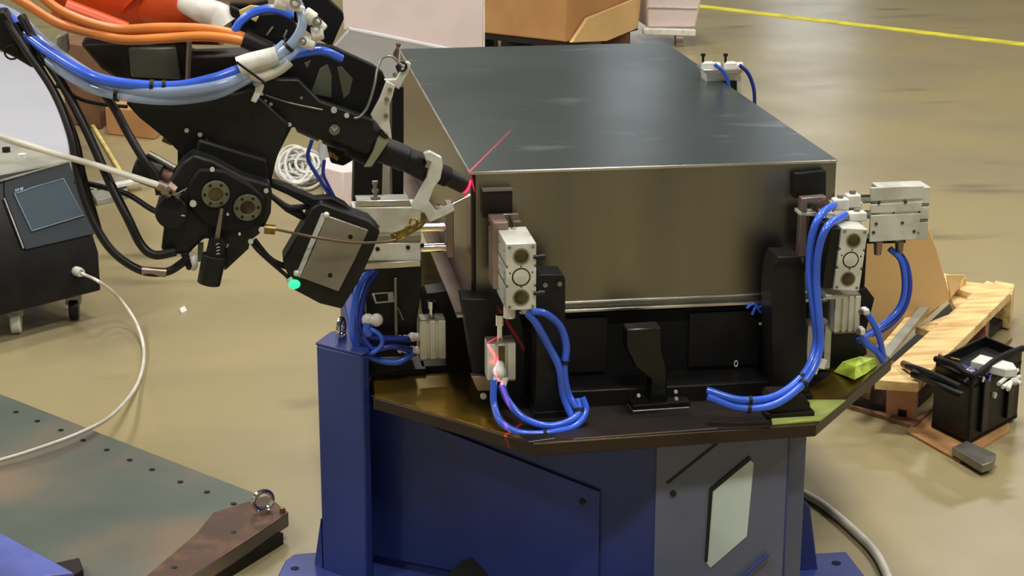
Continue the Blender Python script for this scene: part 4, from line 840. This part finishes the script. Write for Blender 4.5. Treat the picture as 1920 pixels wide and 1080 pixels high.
for lb, l, r in (('black hose hanging from the upper left, outermost, down to the grey marked joint', [(14, 40, -.05), (50, 95, -.08), (100, 170, -.12), (132, 250, -.16), (148, 340, -.19), (172, 410, -.21), (210, 470, -.23), (262, 506, -.24), (310, 510, -.24), (340, 494, -.24), (352, 482, -.24)], .0072),
                 ('black hose hanging from the upper left, middle one, into the bottom of the tool head', [(40, 30, -.05), (72, 90, -.08), (118, 160, -.12), (160, 240, -.16), (205, 340, -.2), (240, 410, -.23), (264, 458, -.24), (290, 478, -.25), (330, 472, -.25)], .0078),
                 ('black hose running from the bundle down past the small motor to the tool head', [(110, 105, -.1), (160, 142, -.14), (206, 190, -.17), (240, 250, -.19), (270, 300, -.21), (292, 330, -.215), (300, 365, -.22)], .0075),
                 ('thin black hose beside the outermost hanging hose at the upper left', [(30, 44, -.05), (66, 110, -.08), (112, 190, -.12), (142, 262, -.15), (156, 330, -.17), (176, 400, -.18), (185, 430, -.16)], .006),
                 ('thin black lead branching off the hanging hoses at the upper left', [(104, 160, -.12), (122, 168, -.12), (150, 186, -.12), (190, 196, -.13), (238, 200, -.15)], .0032),
                 ('black hose arching behind the small motor to the tool head', [(140, 340, -.16), (190, 350, -.17), (240, 365, -.18), (280, 390, -.2), (300, 400, -.21)], .005)):
    o = hose(lb, l, r, 'rubber')
MB().cyl(PY(266, 507, -.24), PY(312, 511, -.24), .0082, seg=14).build('marked_sleeve', 'alu_warm', thing('hose_sleeve', 'grey marked sleeve joining the outermost black hose near the tool head', 'sleeve', PY(290, 511, -.24)), smooth_=True)
t = thing('hose_clamp_block', 'black hose guide block behind the hoses at the upper left edge', 'block', PY(30, 90, .02))
plate('guide_block', [(-30, 24), (8, 20), (40, 62), (96, 100), (88, 124), (60, 128), (30, 110), (-30, 80)], -.04, .05, 'black', t, bevel=.004)
MB().ring(PY(22, 98, -.05), (0, -1, 0), .012, .0018, seg=18).build('wire_loop', 'black', t)
# white fittings, sleeves and tape
t = thing('white_tape_wrap', 'white tape wrapped hose joint with a black cable tie, over the black bracket', 'tape wrap', PY(480, 130, -.19))
MB().tube(p3([(448, 126), (470, 118), (500, 110), (520, 104)], -.2), .02, seg=12, radii=(.018, .016)).build('tape_body', 'white_plastic', t, smooth_=True)
MB().tube(p3([(462, 134), (490, 140), (520, 128), (540, 112)], -.195), .014, seg=12, radii=(.012, .013)).build('tape_body', 'white_plastic', t, smooth_=True)
MB().cyl(PY(443, 116, -.225), PY(498, 156, -.225), .0022).build('cable_tie', 'black', t)
plate('tape_end', [(482, 152), (496, 160), (492, 172), (480, 194), (470, 190), (478, 172)], -.19, .006, 'white_plastic', t, bevel=.002)
t = thing('white_fitting', 'white angled air fittings in a row beside the top black plate', 'fitting', PY(570, 50, -.18))
for a, b, r in (((528, -8), (560, 8), .016), ((560, 8), (556, 20), .012), ((570, 24), (590, 38), .0125), ((590, 38), (608, 56), .009), ((584, 64), (606, 60), .0125), ((562, 76), (590, 84), .0105), ((516, 0), (540, 6), .014)):
    MB().cyl(PY(*a, -.19), PY(*b, -.19), r, seg=18).build('fitting_body', 'white_plastic', t, bevel=.003)
for x, y, r in ((554, 6, .011), (595, 41, .0095), (568, 78, .0075)): p = PY(x, y, -.205); MB().annulus(p, (-.2, -1, .3), r*.5, r*.85, .004, seg=18).build('collar', 'alu_dark', t)
t = thing('white_cover_bag', 'white plastic sleeve wrapped around the wrist right of the orange arm', 'sleeve', PY(400, 40, -.05))
MB().tube(p3([(348, 4, -.02), (380, 18, -.05), (412, 30, -.06), (430, 52, -.07)]), .03, seg=18, radii=(.02, .030)).build('sleeve_body', 'white_plastic', t, smooth_=True)
MB().tube(p3([(350, -10, -.02), (400, -2, -.05), (460, 0, -.06), (500, -8, -.06)]), .014, seg=14).build('sleeve_fold', 'alu_warm', t, smooth_=True)
t = thing('wrist_block', 'black wrist block behind the blue hose loop at the top', 'block', PY(490, 60, -.06))
plate('block_body', [(430, 10), (470, 26), (545, 22), (560, 60), (545, 90), (500, 105), (455, 82), (436, 60)], -.09, .06, 'black_matte', t, bevel=.004)
plate('yellow_tag', [(448, 20), (470, 10), (490, 12), (478, 24), (452, 34)], -.105, .006, 'cable_cream', t, bevel=.001)
plate('white_tag', [(470, 36), (486, 30), (480, 42)], -.1, .005, 'cable_cream', t)
for a, b in (((500, 66), (512, 50)), ((532, 70), (538, 56)), ((528, 80), (536, 72))): MB().cyl(PY(*a, -.093), PY(*b, -.093), .0018, seg=6).build('thin_mark', 'cabinet_top', t)
# laser line projectors: thin red sheets of light
def laser(P0, A, B, aim, energy, half, width):
    l = bpy.data.lights.new('laser_line', 'SPOT'); l.energy = energy; l.color = (1, .02, .06); l.shadow_soft_size = 0; l.spot_size = half; l.spot_blend = .15
    lo = bpy.data.objects.new('laser_line', l); COL.objects.link(lo)
    zax = -(aim-P0).normalized(); nrm = (A-P0).cross(B-P0).normalized()
    yax = zax.cross(nrm).normalized(); xax = yax.cross(zax).normalized()
    lo.matrix_world = Matrix.Translation(P0) @ Matrix((xax, yax, zax)).transposed().to_4x4()
    l.use_nodes = True; nt = l.node_tree; N = nt.nodes; L = nt.links
    em = [n for n in N if n.type == 'EMISSION'][0]
    tcn = N.new('ShaderNodeTexCoord'); sp = N.new('ShaderNodeSeparateXYZ'); dv = N.new('ShaderNodeMath'); dv.operation = 'DIVIDE'
    ab = N.new('ShaderNodeMath'); ab.operation = 'ABSOLUTE'; lt = N.new('ShaderNodeMath'); lt.operation = 'LESS_THAN'; lt.inputs[1].default_value = width
    L.new(tcn.outputs['Normal'], sp.inputs[0]); L.new(sp.outputs[0], dv.inputs[0]); L.new(sp.outputs[2], dv.inputs[1]); L.new(dv.outputs[0], ab.inputs[0]); L.new(ab.outputs[0], lt.inputs[0])
    L.new(lt.outputs[0], em.inputs['Strength'])
t1, t2 = PZ(882, 320, .86), PZ(942, 260, .86)
P0 = PY(800, 120, -.12)
laser(P0, t1, t2, t1+(t2-t1)*.35, 1100, 1.25*(t1-(t1+t2)/2).length/(t1-P0).length, .004)
P0 = PY(704, 470, -.24)
laser(P0, PY(928, 615, -.13), PZ(975, 822, .422), PY(940, 700, -.14), 120, .75, .006)
for o in bpy.data.objects:
    if '_local' in o: del o['_local']
